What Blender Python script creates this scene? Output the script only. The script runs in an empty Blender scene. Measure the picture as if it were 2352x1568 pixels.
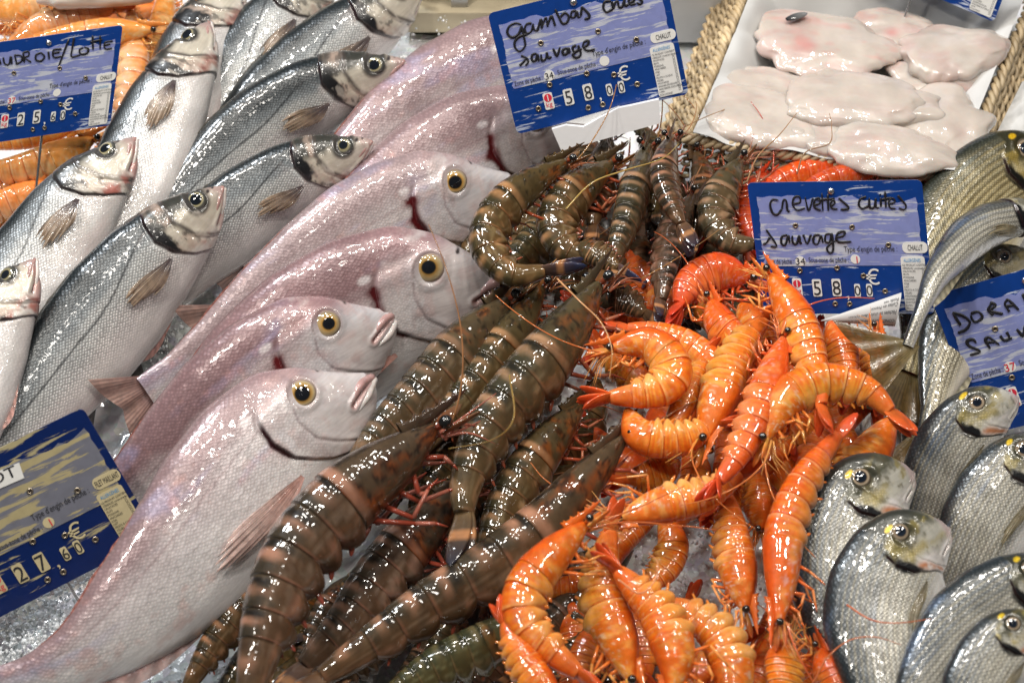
import bpy, math, random
import numpy as np
from mathutils import Vector

SC = bpy.context.scene
COL = SC.collection
R = math.radians
rng = random.Random(7)

# ------------------------------------------------------------------ camera
PITCH, DIST, LENS = R(56), 1.2, 50.0
cam_d = bpy.data.cameras.new('camera'); cam = bpy.data.objects.new('camera', cam_d); COL.objects.link(cam)
CAM = np.array([0.0, -math.cos(PITCH) * DIST, math.sin(PITCH) * DIST])
cam.location = CAM; cam.rotation_euler = (math.pi / 2 - PITCH, 0, 0)
cam_d.lens = LENS; cam_d.sensor_width = 36; cam_d.clip_start = 0.05; cam_d.clip_end = 60
cam_d.dof.use_dof = True; cam_d.dof.focus_distance = 1.10; cam_d.dof.aperture_fstop = 7.0
SC.camera = cam
# ------------------------------------------------------------------ world, lamps, exposure
W = bpy.data.worlds.new('World'); SC.world = W; W.use_nodes = True
bg = W.node_tree.nodes['Background']; bg.inputs[0].default_value = (0.82, 0.92, 1.0, 1); bg.inputs[1].default_value = 0.045


def lamp(name, loc, target, size, energy, col):
    d = bpy.data.lights.new(name, 'AREA'); d.shape = 'DISK'; d.size = size; d.energy = energy; d.color = col
    o = bpy.data.objects.new(name, d); COL.objects.link(o); o.location = loc
    o.rotation_euler = (Vector(target) - Vector(loc)).to_track_quat('-Z', 'Y').to_euler()
    return o


lamp('awning_daylight', (-1.0, 0.95, 1.5), (-0.1, 0.0, 0), 0.26, 20, (0.90, 0.95, 1.0))
for i, (x, y, z, e) in enumerate([(-0.45, 0.42, 1.25, 5), (0.05, 0.55, 1.3, 3.3), (0.5, 0.42, 1.25, 2.8), (0.28, 0.12, 1.45, 4.5),
                                  (-0.15, 0.2, 1.5, 4), (0.75, 0.1, 1.3, 3.5), (-0.55, -0.25, 1.35, 6.5), (0.25, -0.3, 1.5, 1.5)]):  # the left-front one is an added fill, brightening the ice and lower-left fish
    lamp('stall_and_fill_bulb', (x, y, z), (x * 0.6, y * 0.2, 0), 0.12, e * 1.0, (1.0, 0.94, 0.86))
SC.view_settings.view_transform = 'Standard'; SC.view_settings.look = 'None'
SC.view_settings.exposure = -0.14; SC.view_settings.gamma = 1.0
SC.view_settings.use_curve_mapping = False
SC.cycles.use_denoising = True
SC.cycles.max_bounces = 6; SC.cycles.diffuse_bounces = 3; SC.cycles.glossy_bounces = 3
SC.cycles.sample_clamp_indirect = 4.0; SC.cycles.caustics_reflective = False; SC.cycles.caustics_refractive = False

# ------------------------------------------------------------------ maths
FWD = np.array([0, math.cos(PITCH), -math.sin(PITCH)]); UPV = np.array([0, math.sin(PITCH), math.cos(PITCH)])
RGT = np.array([1.0, 0, 0]); K = 18 / LENS / 1176


def ray(px, py):
    return FWD + RGT * (px - 1176) * K - UPV * (py - 784) * K


def at(px, py, z):                      # a pixel of the photograph's 2352 px view set on the level z
    d = ray(px, py); t = (z - CAM[2]) / d[2]
    return CAM + d * t


def mpp(p):                             # metres per photograph pixel at a point
    return float(np.dot(np.asarray(p) - CAM, FWD)) * K


def onplane(px, py, P, n):
    d = ray(px, py); return CAM + d * (np.dot(P - CAM, n) / np.dot(d, n))


def nrm(a):
    a = np.asarray(a, float); return a / (np.linalg.norm(a, axis=-1, keepdims=True) + 1e-12)


def sm(x, a, b):
    t = np.clip((np.asarray(x, float) - a) / (b - a), 0, 1); return t * t * (3 - 2 * t)


def mix(a, b, w):
    a = np.asarray(a, float); b = np.asarray(b, float); w = np.asarray(w, float)[..., None]
    return a * (1 - w) + b * w


def _h(x, y, k):
    v = np.sin(x * 127.1 + y * 311.7 + k * 74.7) * 43758.5453; return v - np.floor(v)


def vn(x, y, k=0):
    xi, yi = np.floor(x), np.floor(y); fx, fy = x - xi, y - yi
    fx = fx * fx * (3 - 2 * fx); fy = fy * fy * (3 - 2 * fy)
    a = _h(xi, yi, k) * (1 - fx) + _h(xi + 1, yi, k) * fx
    b = _h(xi, yi + 1, k) * (1 - fx) + _h(xi + 1, yi + 1, k) * fx
    return (a * (1 - fy) + b * fy) * 2 - 1


def fbm(x, y, k=0, o=4):
    s = 0; a = 0.5
    for i in range(o):
        s = s + a * vn(x, y, k + i * 3.1); x = x * 2.03; y = y * 2.03; a *= 0.5
    return s


def catmull(P, n):
    P = np.asarray(P, float); P = np.vstack([2 * P[0] - P[1], P, 2 * P[-1] - P[-2]])
    out = []
    for i in range(1, len(P) - 2):
        t = np.linspace(0, 1, 24, endpoint=False)[:, None]
        a, b, c, d = P[i - 1], P[i], P[i + 1], P[i + 2]
        out.append(0.5 * (2 * b + (c - a) * t + (2 * a - 5 * b + 4 * c - d) * t ** 2 + (3 * b - a - 3 * c + d) * t ** 3))
    out.append(P[-2:-1]); Q = np.vstack(out)
    for _ in range(6):
        Q[1:-1] = Q[1:-1] * 0.5 + (Q[:-2] + Q[2:]) * 0.25
    S = np.r_[0, np.cumsum(np.linalg.norm(np.diff(Q, axis=0), axis=1))]
    u = np.linspace(0, S[-1], n)
    return np.stack([np.interp(u, S, Q[:, k]) for k in range(3)], 1), S[-1]


# ------------------------------------------------------------------ objects
def tag(o, label=None, cat=None, group=None, kind=None):
    for k, v in (('label', label), ('category', cat), ('group', group), ('kind', kind)):
        if v: o[k] = v
    return o


def thing(name, label, cat, group=None, loc=(0, 0, 0)):
    o = bpy.data.objects.new(name, None); COL.objects.link(o); o.location = [float(v) for v in loc]
    o.empty_display_size = 0.02
    return tag(o, label, cat, group)


def mesh(name, V, F, m=None, parent=None, cols=None, uvs=None, smooth=True, loc=None):
    """one mesh object; V in world metres, F list/array of faces"""
    V = np.asarray(V, float)
    if loc is None: loc = np.array(parent_loc(parent)) if parent else np.zeros(3)
    me = bpy.data.meshes.new(name); Vl = V - np.asarray(loc)
    if isinstance(F, np.ndarray) and F.ndim == 2:
        nf, k = F.shape
        me.vertices.add(len(Vl)); me.vertices.foreach_set('co', Vl.astype(np.float32).ravel())
        me.loops.add(nf * k); me.loops.foreach_set('vertex_index', F.astype(np.int32).ravel())
        me.polygons.add(nf); me.polygons.foreach_set('loop_start', np.arange(0, nf * k, k, dtype=np.int32))
        me.update(calc_edges=True)
    else:
        me.from_pydata([tuple(v) for v in Vl], [], [tuple(int(i) for i in f) for f in F]); me.update()
    if cols is not None:
        c = np.asarray(cols, float)
        if c.shape[-1] == 3: c = np.concatenate([c, np.ones((len(c), 1))], 1)
        a = me.color_attributes.new('Col', 'FLOAT_COLOR', 'POINT'); a.data.foreach_set('color', c.astype(np.float32).ravel())
    if uvs is not None:
        li = np.empty(len(me.loops), dtype=np.int32); me.loops.foreach_get('vertex_index', li)
        ul = me.uv_layers.new(name='UVMap'); ul.data.foreach_set('uv', np.asarray(uvs, np.float32)[li].ravel())
    if smooth: me.polygons.foreach_set('use_smooth', np.ones(len(me.polygons), bool))
    if m: me.materials.append(m)
    o = bpy.data.objects.new(name, me); COL.objects.link(o)
    if parent is not None: o.parent = parent
    else: o.location = [float(v) for v in loc]
    return o


def parent_loc(p):
    v = np.zeros(3)
    while p is not None: v = v + np.array(p.location); p = p.parent
    return v


def gridF(n, m, closed=False):
    i, j = np.meshgrid(np.arange(n - 1), np.arange(m if closed else m - 1), indexing='ij')
    j2 = (j + 1) % m
    return np.stack([i * m + j, i * m + j2, (i + 1) * m + j2, (i + 1) * m + j], -1).reshape(-1, 4)


def merge(parts):
    V, F, C, o = [], [], [], 0
    for p in parts:
        V.append(p[0]); F.append(np.asarray(p[1]) + o); o += len(p[0])
        if len(p) > 2: C.append(p[2])
    return np.vstack(V), np.vstack(F), (np.vstack(C) if C else None)


def frames(C):
    T = nrm(np.gradient(C, axis=0))
    a = np.array([0.31, 0.2, 0.93]); D = np.zeros_like(T); d = a - T[0] * np.dot(a, T[0]); D[0] = nrm(d)
    for i in range(1, len(T)):
        d = D[i - 1] - T[i] * np.dot(D[i - 1], T[i]); D[i] = nrm(d)
    return T, D, np.cross(T, D)


def tube(P, r, n=6, k=14, col=None, flat=1.0):
    """closed tapered tube through P; r scalar or list"""
    P = np.asarray(P, float)
    C, L = catmull(P, k) if len(P) > 2 else (np.linspace(P[0], P[1], 3), 0)
    k = len(C); r = np.interp(np.linspace(0, 1, k), np.linspace(0, 1, len(np.atleast_1d(r))), np.atleast_1d(r))
    T, D, Lx = frames(C); th = np.linspace(0, 2 * math.pi, n, endpoint=False)
    V = C[:, None] + r[:, None, None] * (D[:, None] * np.cos(th)[None, :, None] + Lx[:, None] * (flat * np.sin(th))[None, :, None])
    V = np.concatenate([np.repeat(C[:1, None], n, 1), V, np.repeat(C[-1:, None], n, 1)], 0)
    V2 = V.reshape(-1, 3); F = gridF(k + 2, n, True)
    if col is None: return V2, F
    return V2, F, np.tile(np.asarray(col, float), (len(V2), 1))


def blade(p0, p1, wdir, w, th, prof=None, n=12, bend=None, col0=None, col1=None):
    """a thin leaf-shaped plate with real thickness from p0 to p1"""
    p0 = np.asarray(p0); p1 = np.asarray(p1); s = np.linspace(0, 1, n)
    T = nrm(p1 - p0); wd = nrm(wdir - T * np.dot(wdir, T)); nd = np.cross(T, wd)
    C = p0 + (p1 - p0) * s[:, None]
    if bend is not None: C = C + bend * (s * s)[:, None]
    pr = prof(s) if prof else np.sin(math.pi * np.clip(s * 0.86 + 0.1, 0, 1)) ** 0.7
    a = np.linspace(0, 2 * math.pi, 10, endpoint=False)
    V = C[:, None] + (pr * w)[:, None, None] * wd * np.cos(a)[None, :, None] + (0.25 + pr)[:, None, None] * th * nd * np.sin(a)[None, :, None]
    V[-1] = V[-1].mean(0)
    V = V.reshape(-1, 3); F = gridF(n, 10, True)
    if col0 is None: return V, F
    c = mix(np.tile(col0, (n, 1)), np.tile(col1, (n, 1)), s); return V, F, np.repeat(c, 10, 0)


def dome(c, N, X, r, h, cols, rings, n=20, squash=1.0, off=(0, 0)):
    """eye: a low cap with coloured rings, closed by its flat underside lying in the head"""
    Y = np.cross(N, X); V, Cc = [], []
    th = np.linspace(0, 2 * math.pi, n, endpoint=False)
    rr = np.array(rings)
    for k, q in enumerate(rr):
        V.append(c + (X * off[0] + Y * off[1]) * (r * max(0, 1 - q)) + N * h * math.sqrt(max(0, 1 - q * q * 0.98)) + r * q * (X * np.cos(th)[:, None] + Y * (squash * np.sin(th))[:, None]))
        Cc.append(np.tile(cols[k], (n, 1)))
    return np.vstack(V), gridF(len(rr), n, True), np.vstack(Cc)


# ------------------------------------------------------------------ materials
def mat(name, rough=0.4, col=None, **kw):
    m = bpy.data.materials.new(name); m.use_nodes = True; nt = m.node_tree; b = nt.nodes['Principled BSDF']
    b.inputs['Roughness'].default_value = rough
    if col is not None: b.inputs['Base Color'].default_value = (*col, 1)
    for k, v in kw.items():
        i = b.inputs[k.replace('_', ' ')]; i.default_value = v
    return m, nt, b


def nd(nt, t, **kw):
    n = nt.nodes.new(t)
    for k, v in kw.items():
        if k.startswith('i_'):
            key = k[2:].replace('_', ' '); n.inputs[int(key) if key.isdigit() else key].default_value = v
        else: setattr(n, k, v)
    return n


def math_n(nt, op, a, b=None, clamp=False):
    n = nt.nodes.new('ShaderNodeMath'); n.operation = op; n.use_clamp = clamp
    for i, v in enumerate((a, b)):
        if v is None: continue
        if isinstance(v, (int, float)): n.inputs[i].default_value = v
        else: nt.links.new(v, n.inputs[i])
    return n.outputs[0]


def mixc(nt, fac, a, b, mode='MIX'):
    n = nt.nodes.new('ShaderNodeMix'); n.data_type = 'RGBA'; n.blend_type = mode
    for i, v in ((0, fac), (6, a), (7, b)):
        if isinstance(v, (int, float)): n.inputs[i].default_value = v
        elif isinstance(v, tuple): n.inputs[i].default_value = (*v, 1) if len(v) == 3 else v
        else: nt.links.new(v, n.inputs[i])
    return n.outputs[2]


def ramp(nt, src, stops):
    n = nt.nodes.new('ShaderNodeValToRGB'); e = n.color_ramp.elements
    while len(e) > 1: e.remove(e[-1])
    e[0].position = stops[0][0]; e[0].color = (*stops[0][1], 1)
    for p, c in stops[1:]:
        q = e.new(p); q.color = (*c, 1)
    nt.links.new(src, n.inputs[0]); return n.outputs[0]


def tex(nt, kind, scale, vec=None, **kw):
    n = nd(nt, kind, **kw); n.inputs['Scale'].default_value = scale
    if vec is not None: nt.links.new(vec, n.inputs['Vector'])
    return n


def coords(nt, which='Object', scale=None, rot=None):
    tc = nd(nt, 'ShaderNodeTexCoord'); o = tc.outputs[which]
    if scale or rot:
        mp = nd(nt, 'ShaderNodeMapping')
        if scale: mp.inputs['Scale'].default_value = scale
        if rot: mp.inputs['Rotation'].default_value = rot
        nt.links.new(o, mp.inputs[0]); o = mp.outputs[0]
    return o


def bump(nt, h, strength=0.3, dist=0.001, normal=None):
    b = nd(nt, 'ShaderNodeBump'); b.inputs['Strength'].default_value = strength; b.inputs['Distance'].default_value = dist
    nt.links.new(h, b.inputs['Height'])
    if normal is not None: nt.links.new(normal, b.inputs['Normal'])
    return b.outputs[0]


def fish_mat(name, size, dark, spark, metal=0.3, rough=0.3, rnd=0.25, edge=(0.22, 0.5), bright=1.25, aspect=1.35, sb=0.5):
    """silver skin: vertex paint times a lattice of scales; alpha of the paint says where scales are"""
    m, nt, b = mat(name, rough, Metallic=metal, Coat_Weight=0.65, Coat_Roughness=0.06)
    at_ = nd(nt, 'ShaderNodeVertexColor', layer_name='Col')
    uv = nd(nt, 'ShaderNodeUVMap', uv_map='UVMap').outputs[0]
    wob = tex(nt, 'ShaderNodeTexNoise', 90, uv); wv = nd(nt, 'ShaderNodeVectorMath', operation='SCALE'); wv.inputs[3].default_value = size * 0.5
    nt.links.new(wob.outputs['Color'], wv.inputs[0])
    ad = nd(nt, 'ShaderNodeVectorMath', operation='ADD'); nt.links.new(uv, ad.inputs[0]); nt.links.new(wv.outputs[0], ad.inputs[1])
    mp = nd(nt, 'ShaderNodeMapping'); mp.inputs['Scale'].default_value = (1, aspect, 1); nt.links.new(ad.outputs[0], mp.inputs[0])
    mp2 = nd(nt, 'ShaderNodeMapping'); mp2.inputs['Rotation'].default_value = (0, 0, R(45)); nt.links.new(mp.outputs[0], mp2.inputs[0])
    vo = tex(nt, 'ShaderNodeTexVoronoi', 1 / size, mp2.outputs[0], voronoi_dimensions='2D'); vo.inputs['Randomness'].default_value = rnd
    mask = at_.outputs['Alpha']
    e = math_n(nt, 'MULTIPLY', nd_map(nt, vo.outputs['Distance'], edge[0], edge[1]), mask)
    ctr = math_n(nt, 'MULTIPLY', nd_map(nt, vo.outputs['Distance'], .36, .05), mask)
    cell = nd(nt, 'ShaderNodeSeparateColor'); nt.links.new(vo.outputs['Color'], cell.inputs[0])
    n1 = tex(nt, 'ShaderNodeTexNoise', 34, uv, i_Detail=6.0)
    c = mixc(nt, 0.28, at_.outputs['Color'], ramp(nt, n1.outputs[0], [(0.3, (0.42, 0.42, 0.46)), (0.68, (1, 1, 1))]), 'MULTIPLY')
    stk = nd(nt, 'ShaderNodeMapping'); stk.inputs['Scale'].default_value = (60, 420, 1); nt.links.new(uv, stk.inputs[0])
    n4 = tex(nt, 'ShaderNodeTexNoise', 1.0, stk.outputs[0], i_Detail=3.0)
    c = mixc(nt, 0.22, c, ramp(nt, n4.outputs[0], [(0.35, (0.5, 0.47, 0.47)), (0.62, (1.1, 1.1, 1.1))]), 'MULTIPLY')
    lit = mixc(nt, math_n(nt, 'MULTIPLY', ctr, math_n(nt, 'ADD', math_n(nt, 'MULTIPLY', cell.outputs[0], .9), .25)), c, (bright, bright, bright), 'MULTIPLY')
    dk = mixc(nt, math_n(nt, 'MULTIPLY', e, dark), lit, (0.16, 0.16, 0.17), 'MULTIPLY')
    nt.links.new(dk, b.inputs['Base Color'])
    h = math_n(nt, 'SUBTRACT', 1.0, math_n(nt, 'MULTIPLY', vo.outputs['Distance'], mask))
    n2 = tex(nt, 'ShaderNodeTexNoise', 420, uv, i_Detail=3.0)
    hh = math_n(nt, 'ADD', h, math_n(nt, 'MULTIPLY', n2.outputs[0], 0.5))
    bn = bump(nt, hh, sb, size * 0.28)
    # every scale tilts a little its own way
    sub = nd(nt, 'ShaderNodeVectorMath', operation='SUBTRACT'); nt.links.new(vo.outputs['Color'], sub.inputs[0]); sub.inputs[1].default_value = (0.5, 0.5, 0.5)
    sc_ = nd(nt, 'ShaderNodeVectorMath', operation='SCALE'); nt.links.new(sub.outputs[0], sc_.inputs[0]); nt.links.new(math_n(nt, 'MULTIPLY', mask, spark), sc_.inputs[3])
    a2 = nd(nt, 'ShaderNodeVectorMath', operation='ADD'); nt.links.new(bn, a2.inputs[0]); nt.links.new(sc_.outputs[0], a2.inputs[1])
    nn = nd(nt, 'ShaderNodeVectorMath', operation='NORMALIZE'); nt.links.new(a2.outputs[0], nn.inputs[0])
    nt.links.new(nn.outputs[0], b.inputs['Normal'])
    n3 = tex(nt, 'ShaderNodeTexNoise', 170, uv, i_Detail=0.8)
    nt.links.new(bump(nt, math_n(nt, 'MULTIPLY', n3.outputs[0], math_n(nt, 'SUBTRACT', 1.0, math_n(nt, 'MULTIPLY', mask, .72))), 0.5, 0.0030), b.inputs['Coat Normal'])
    b.inputs['Subsurface Weight'].default_value = 0.06; b.inputs['Subsurface Radius'].default_value = (0.006, 0.003, 0.002)
    return m


def nd_map(nt, src, a, b):
    n = nd(nt, 'ShaderNodeMapRange', clamp=True); n.inputs[1].default_value = a; n.inputs[2].default_value = b
    nt.links.new(src, n.inputs[0]); return n.outputs[0]


def paint_mat(name, rough=0.2, coat=0.8, sss=0.1, nscale=120, nbump=0.25, metal=0.0, mott=0.3, trans=0.0, rad=(0.006, 0.002, 0.001), bd=0.0012, cb=None, spec=.5):
    """wet skin or shell: vertex paint with procedural mottling and a wet film"""
    m, nt, b = mat(name, rough, Coat_Weight=coat, Coat_Roughness=0.02, Metallic=metal, Specular_IOR_Level=spec)
    at_ = nd(nt, 'ShaderNodeVertexColor', layer_name='Col'); oc = coords(nt)
    n1 = tex(nt, 'ShaderNodeTexNoise', nscale, oc, i_Detail=5.0)
    c = mixc(nt, mott, at_.outputs['Color'], ramp(nt, n1.outputs[0], [(0.32, (0.3, 0.27, 0.25)), (0.62, (1.15, 1.12, 1.1))]), 'MULTIPLY')
    nt.links.new(c, b.inputs['Base Color'])
    n2 = tex(nt, 'ShaderNodeTexNoise', nscale * 1.6, oc, i_Detail=3.0)
    nb = bump(nt, n2.outputs[0], nbump, bd)
    nt.links.new(nb, b.inputs['Normal'])
    if cb: n3 = tex(nt, 'ShaderNodeTexNoise', cb[0], oc, i_Detail=0.6); nb = bump(nt, n3.outputs[0], cb[1], .003)
    nt.links.new(nb, b.inputs['Coat Normal'])
    if sss:
        b.inputs['Subsurface Weight'].default_value = sss; b.inputs['Subsurface Radius'].default_value = rad; b.inputs['Subsurface Scale'].default_value = 1.0
    return m


M = {}
M['bass'] = fish_mat('sea_bass_skin', 0.0028, 0.45, 0.09, metal=0.10, rough=0.30, bright=1.9, rnd=.32, sb=.28)
M['bream'] = fish_mat('pink_bream_skin', 0.0030, 0.09, 0.13, metal=0.10, rough=0.33, bright=1.4, edge=(0.34, 0.62), rnd=.5, sb=.20)
M['gilt'] = fish_mat('gilthead_skin', 0.0022, 0.28, 0.12, metal=0.15, rough=0.28, bright=1.8, aspect=1.0, rnd=.35, sb=.3)
M['eye'] = paint_mat('fish_eye', 0.06, 1.0, 0.0, 300, 0.05, mott=0.15)
M['fin'] = fin_ = paint_mat('fin_membrane', 0.3, 0.5, 0.1, 200, 0.3, mott=0.4)
M['tiger'] = paint_mat('raw_prawn_shell', 0.34, 1.0, 0.10, 85, 0.16, mott=0.40, rad=(0.006, 0.003, 0.0012), bd=0.0020, cb=(120, .5), spec=.08)
M['cooked'] = paint_mat('cooked_prawn_shell', 0.38, 0.8, 0.24, 150, 0.22, cb=(85, .30), mott=0.30, spec=.15, rad=(0.005, 0.0016, 0.0006), bd=0.0018)
M['black'] = paint_mat('prawn_eye', 0.12, 1.0, 0.0, 300, 0.1, mott=0.2)
M['lip'] = paint_mat('fish_lip', 0.3, 0.6, 0.15, 160, 0.25, mott=0.3)
nt_ = M['fin'].node_tree; b_ = nt_.nodes['Principled BSDF']; u_ = coords(nt_)
nt_.links.new(nd_map(nt_, tex(nt_, 'ShaderNodeTexNoise', 130, u_, i_Detail=3.0).outputs[0], -1.1, .62), b_.inputs['Alpha'])
# ------------------------------------------------------------------ ice bed, crates, baskets
def ice_mat(name):
    m, nt, b = mat(name, 0.22, (0.78, 0.80, 0.81), Coat_Weight=0.5, Coat_Roughness=0.05)
    oc = coords(nt)
    v = tex(nt, 'ShaderNodeTexVoronoi', 170, oc); n = tex(nt, 'ShaderNodeTexNoise', 45, oc, i_Detail=6.0); n2 = tex(nt, 'ShaderNodeTexNoise', 420, oc, i_Detail=2.0)
    c = mixc(nt, 0.5, ramp(nt, n.outputs[0], [(0.3, (0.62, 0.64, 0.65)), (0.6, (0.78, 0.79, 0.80)), (0.8, (0.86, 0.87, 0.87))]), v.outputs['Color'], 'SOFT_LIGHT')
    nt.links.new(mixc(nt, 0.55, c, (0.86, 0.87, 0.88)), b.inputs['Base Color'])
    h = math_n(nt, 'ADD', math_n(nt, 'MULTIPLY', v.outputs['Distance'], 1.0), math_n(nt, 'ADD', math_n(nt, 'MULTIPLY', n.outputs[0], 1.2), math_n(nt, 'MULTIPLY', n2.outputs[0], .35)))
    nt.links.new(bump(nt, h, 0.45, 0.003), b.inputs['Normal'])
    return m


M['ice'] = ice_mat('crushed_ice_surface')
x, y = np.meshgrid(np.linspace(-.8, .8, 330), np.linspace(-.62, .95, 330), indexing='ij')
zz = .010 * fbm(x * 9, y * 9, 1) + .004 * fbm(x * 60, y * 60, 2, 3) + .0025 * np.abs(fbm(x * 160, y * 160, 4, 2))
zz += .03 * np.exp(-(((x + .30) / .12) ** 2 + ((y + .30) / .1) ** 2)) + .028 * np.exp(-(((x + .06) / .12) ** 2 + ((y - .27) / .06) ** 2))
tag(mesh('ice_bed', np.stack([x, y, zz], -1).reshape(-1, 3), gridF(330, 330), M['ice']), kind='structure')
# loose grains
ir = np.random.RandomState(3); G, GF = [], []
base = np.array([(1, 0, 0), (-1, 0, 0), (0, 1, 0), (0, -1, 0), (0, 0, 1), (0, 0, -1)], float)
of = np.array([(0, 2, 4), (2, 1, 4), (1, 3, 4), (3, 0, 4), (2, 0, 5), (1, 2, 5), (3, 1, 5), (0, 3, 5)])
spots = [(90, 1440, 130, 110, 2200, .034), (1560, 1270, 70, 90, 260, .014), (1000, 120, 110, 60, 260, .034), (370, 800, 50, 80, 260, .03), (1850, 1400, 50, 70, 160, .012), (300, 1560, 140, 30, 200, .02), (230, 640, 40, 60, 60, .02)]
for px, py, sx, sy, n, z in spots:
    for _ in range(n):
        p = at(px + ir.randn() * sx, py + ir.randn() * sy, z + ir.rand() * .006); s = ir.uniform(.0006, .0021) * (1 + .8 * (ir.rand() < .08))
        q, _r = np.linalg.qr(ir.randn(3, 3)); V = (base * ir.uniform(.6, 1.2, (6, 1))) @ q * s + p
        GF.append(of + 6 * len(G)); G.append(V)
gm, nt, b = mat('ice_grain', 0.12, (0.86, 0.89, 0.91), Coat_Weight=0.6, Coat_Roughness=0.03)
b.inputs['Subsurface Weight'].default_value = 0.3; b.inputs['Subsurface Radius'].default_value = (.004, .004, .004); b.inputs['Subsurface Scale'].default_value = 1.0
tag(mesh('crushed_ice', np.vstack(G), np.vstack(GF), gm, smooth=False), 'loose grains of crushed ice lying in the gaps between the fish', 'ice', kind='stuff')


def box(c, X, Y, Z, hx, hy, hz, bv=0.12):
    """rounded box centred at c with half sizes along three axes"""
    n = 9; u = np.linspace(-1, 1, n); V, F, o = [], [], 0
    for ax in range(3):
        for sg in (1, -1):
            a, b_ = np.meshgrid(u, u, indexing='ij'); w = np.full_like(a, sg); q = [None] * 3
            q[ax] = w; q[(ax + 1) % 3] = a; q[(ax + 2) % 3] = b_
            V.append(np.stack(q, -1).reshape(-1, 3)); F.append(gridF(n, n) + o); o += n * n
    V = np.vstack(V); h = np.array([hx, hy, hz]); r = min(h) * bv; q = V * h; inn = np.clip(q, -(h - r), h - r); d = q - inn
    l = np.linalg.norm(d, axis=1, keepdims=True); q = inn + np.where(l > 1e-9, d / np.maximum(l, 1e-9) * r, 0)
    return c + q @ np.stack([X, Y, Z]), np.vstack(F)


EX, EY, EZ = np.eye(3)
def plain(name, col, rough, nscale=30, amt=.2, bs=.1, **kw):
    m, nt, b = mat(name, rough, col, **kw); oc = coords(nt); n = tex(nt, 'ShaderNodeTexNoise', nscale, oc, i_Detail=6.0)
    nt.links.new(mixc(nt, amt, col, ramp(nt, n.outputs[0], [(.35, (.45, .42, .36)), (.65, (1, 1, 1))]), 'MULTIPLY'), b.inputs['Base Color'])
    n2 = tex(nt, 'ShaderNodeTexNoise', nscale * 8, oc, i_Detail=3.0); nt.links.new(bump(nt, n2.outputs[0], bs, .001), b.inputs['Normal']); return m


M['foam'] = plain('white_crate_plastic', (.72, .74, .76), .4, 14, .3)
M['cream'] = plain('cream_rim', (.62, .54, .38), .5, 25, .4)
M['darkgap'] = plain('dark_strip', (.03, .03, .022), .6, 40, .4)
M['steel'] = plain('galvanised_steel', (.42, .42, .43), .35, 60, .3, Metallic=0.8)
M['paper'] = plain('white_wrapping_paper', (.60, .60, .595), .6, 8, .06, .06)
M['card'] = plain('white_card', (.78, .78, .80), .6, 20, .06, .1)

# white crate behind the sea bass
c0 = at(1080, 62, .03); r0 = thing('storage_crate', 'white plastic crate with a cream lower rim and metal bracket, behind the sea bass', 'crate', None, c0)
xa = at(930, 60, .03)[0]; xb = at(1300, 60, .03)[0]; yc = c0[1]; xm, hw = (xa + xb) / 2, (xb - xa) / 2
V, F = box(np.array([xm, yc + .12, .145]), EX, EY, EZ, hw, .10, .10); mesh('wall', V, F, M['foam'], r0)
V, F = box(np.array([xm, yc + .105, .030]), EX, EY, EZ, hw + .006, .10, .013); mesh('rim', V, F, M['cream'], r0)
V, F = box(np.array([xm, yc + .115, .004]), EX, EY, EZ, hw - .004, .10, .013); mesh('foot', V, F, M['darkgap'], r0)  # near-black strip filling the gap under the rim
bx_ = at(1052, 25, .07)[0]
V, F = box(np.array([bx_, yc + .0155, .085]), EX, EY, EZ, .008, .0025, .05); mesh('bracket', V, F, M['steel'], r0)
c1 = at(1575, 95, .02); r1 = thing('storage_box', 'white box with a creamy stained corner post, left of the wicker basket', 'box', None, c1)
V, F = box(np.array([c1[0] - .012, c1[1] + .09, .10]), EX, EY, EZ, .052, .085, .09); mesh('wall', V, F, M['foam'], r1)
V, F = box(np.array([c1[0] + .046, c1[1] + .09, .098]), EX, EY, EZ, .007, .088, .094); mesh('corner_post', V, F, M['cream'], r1)

# wicker baskets
wm, nt, b = mat('wicker', 0.45, (.52, .41, .26)); oc = coords(nt); n = tex(nt, 'ShaderNodeTexNoise', 70, oc, i_Detail=5.0); at_ = nd(nt, 'ShaderNodeVertexColor', layer_name='Col')
nt.links.new(mixc(nt, .6, at_.outputs['Color'], ramp(nt, n.outputs[0], [(.3, (.35, .28, .2)), (.6, (1.1, 1.08, 1.0))]), 'MULTIPLY'), b.inputs['Base Color']); nt.links.new(bump(nt, n.outputs[0], .3, .001), b.inputs['Normal'])
M['wicker'] = wm
wr = random.Random(5)


def rope(A, B_, r, turns, ph, strands=3, wob=.0015):
    n = max(60, int(turns * 22)); q = np.linspace(0, 1, n); d = nrm(B_ - A); u = nrm(np.cross(d, EZ)); w = np.cross(u, d); out = []
    for k in range(strands):
        a = ph + q * turns * 2 * math.pi + k * 2 * math.pi / strands
        C = A + (B_ - A) * q[:, None] + r * .62 * (u * np.cos(a)[:, None] + w * np.sin(a)[:, None]) + wob * np.stack([vn(q * 9, q * 0 + k, 3), vn(q * 9, q * 0 + k, 5), vn(q * 9, q * 0, 7)], 1)
        T, D, Lx = frames(C); th = np.linspace(0, 2 * math.pi, 7, endpoint=False)
        V = C[:, None] + r * .55 * (D[:, None] * np.cos(th)[None, :, None] + Lx[:, None] * np.sin(th)[None, :, None])
        col = np.array((.56, .44, .28)) * wr.uniform(.7, 1.25); out.append((V.reshape(-1, 3), gridF(n, 7, True), np.tile(col, (n * 7, 1))))
    return out


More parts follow.
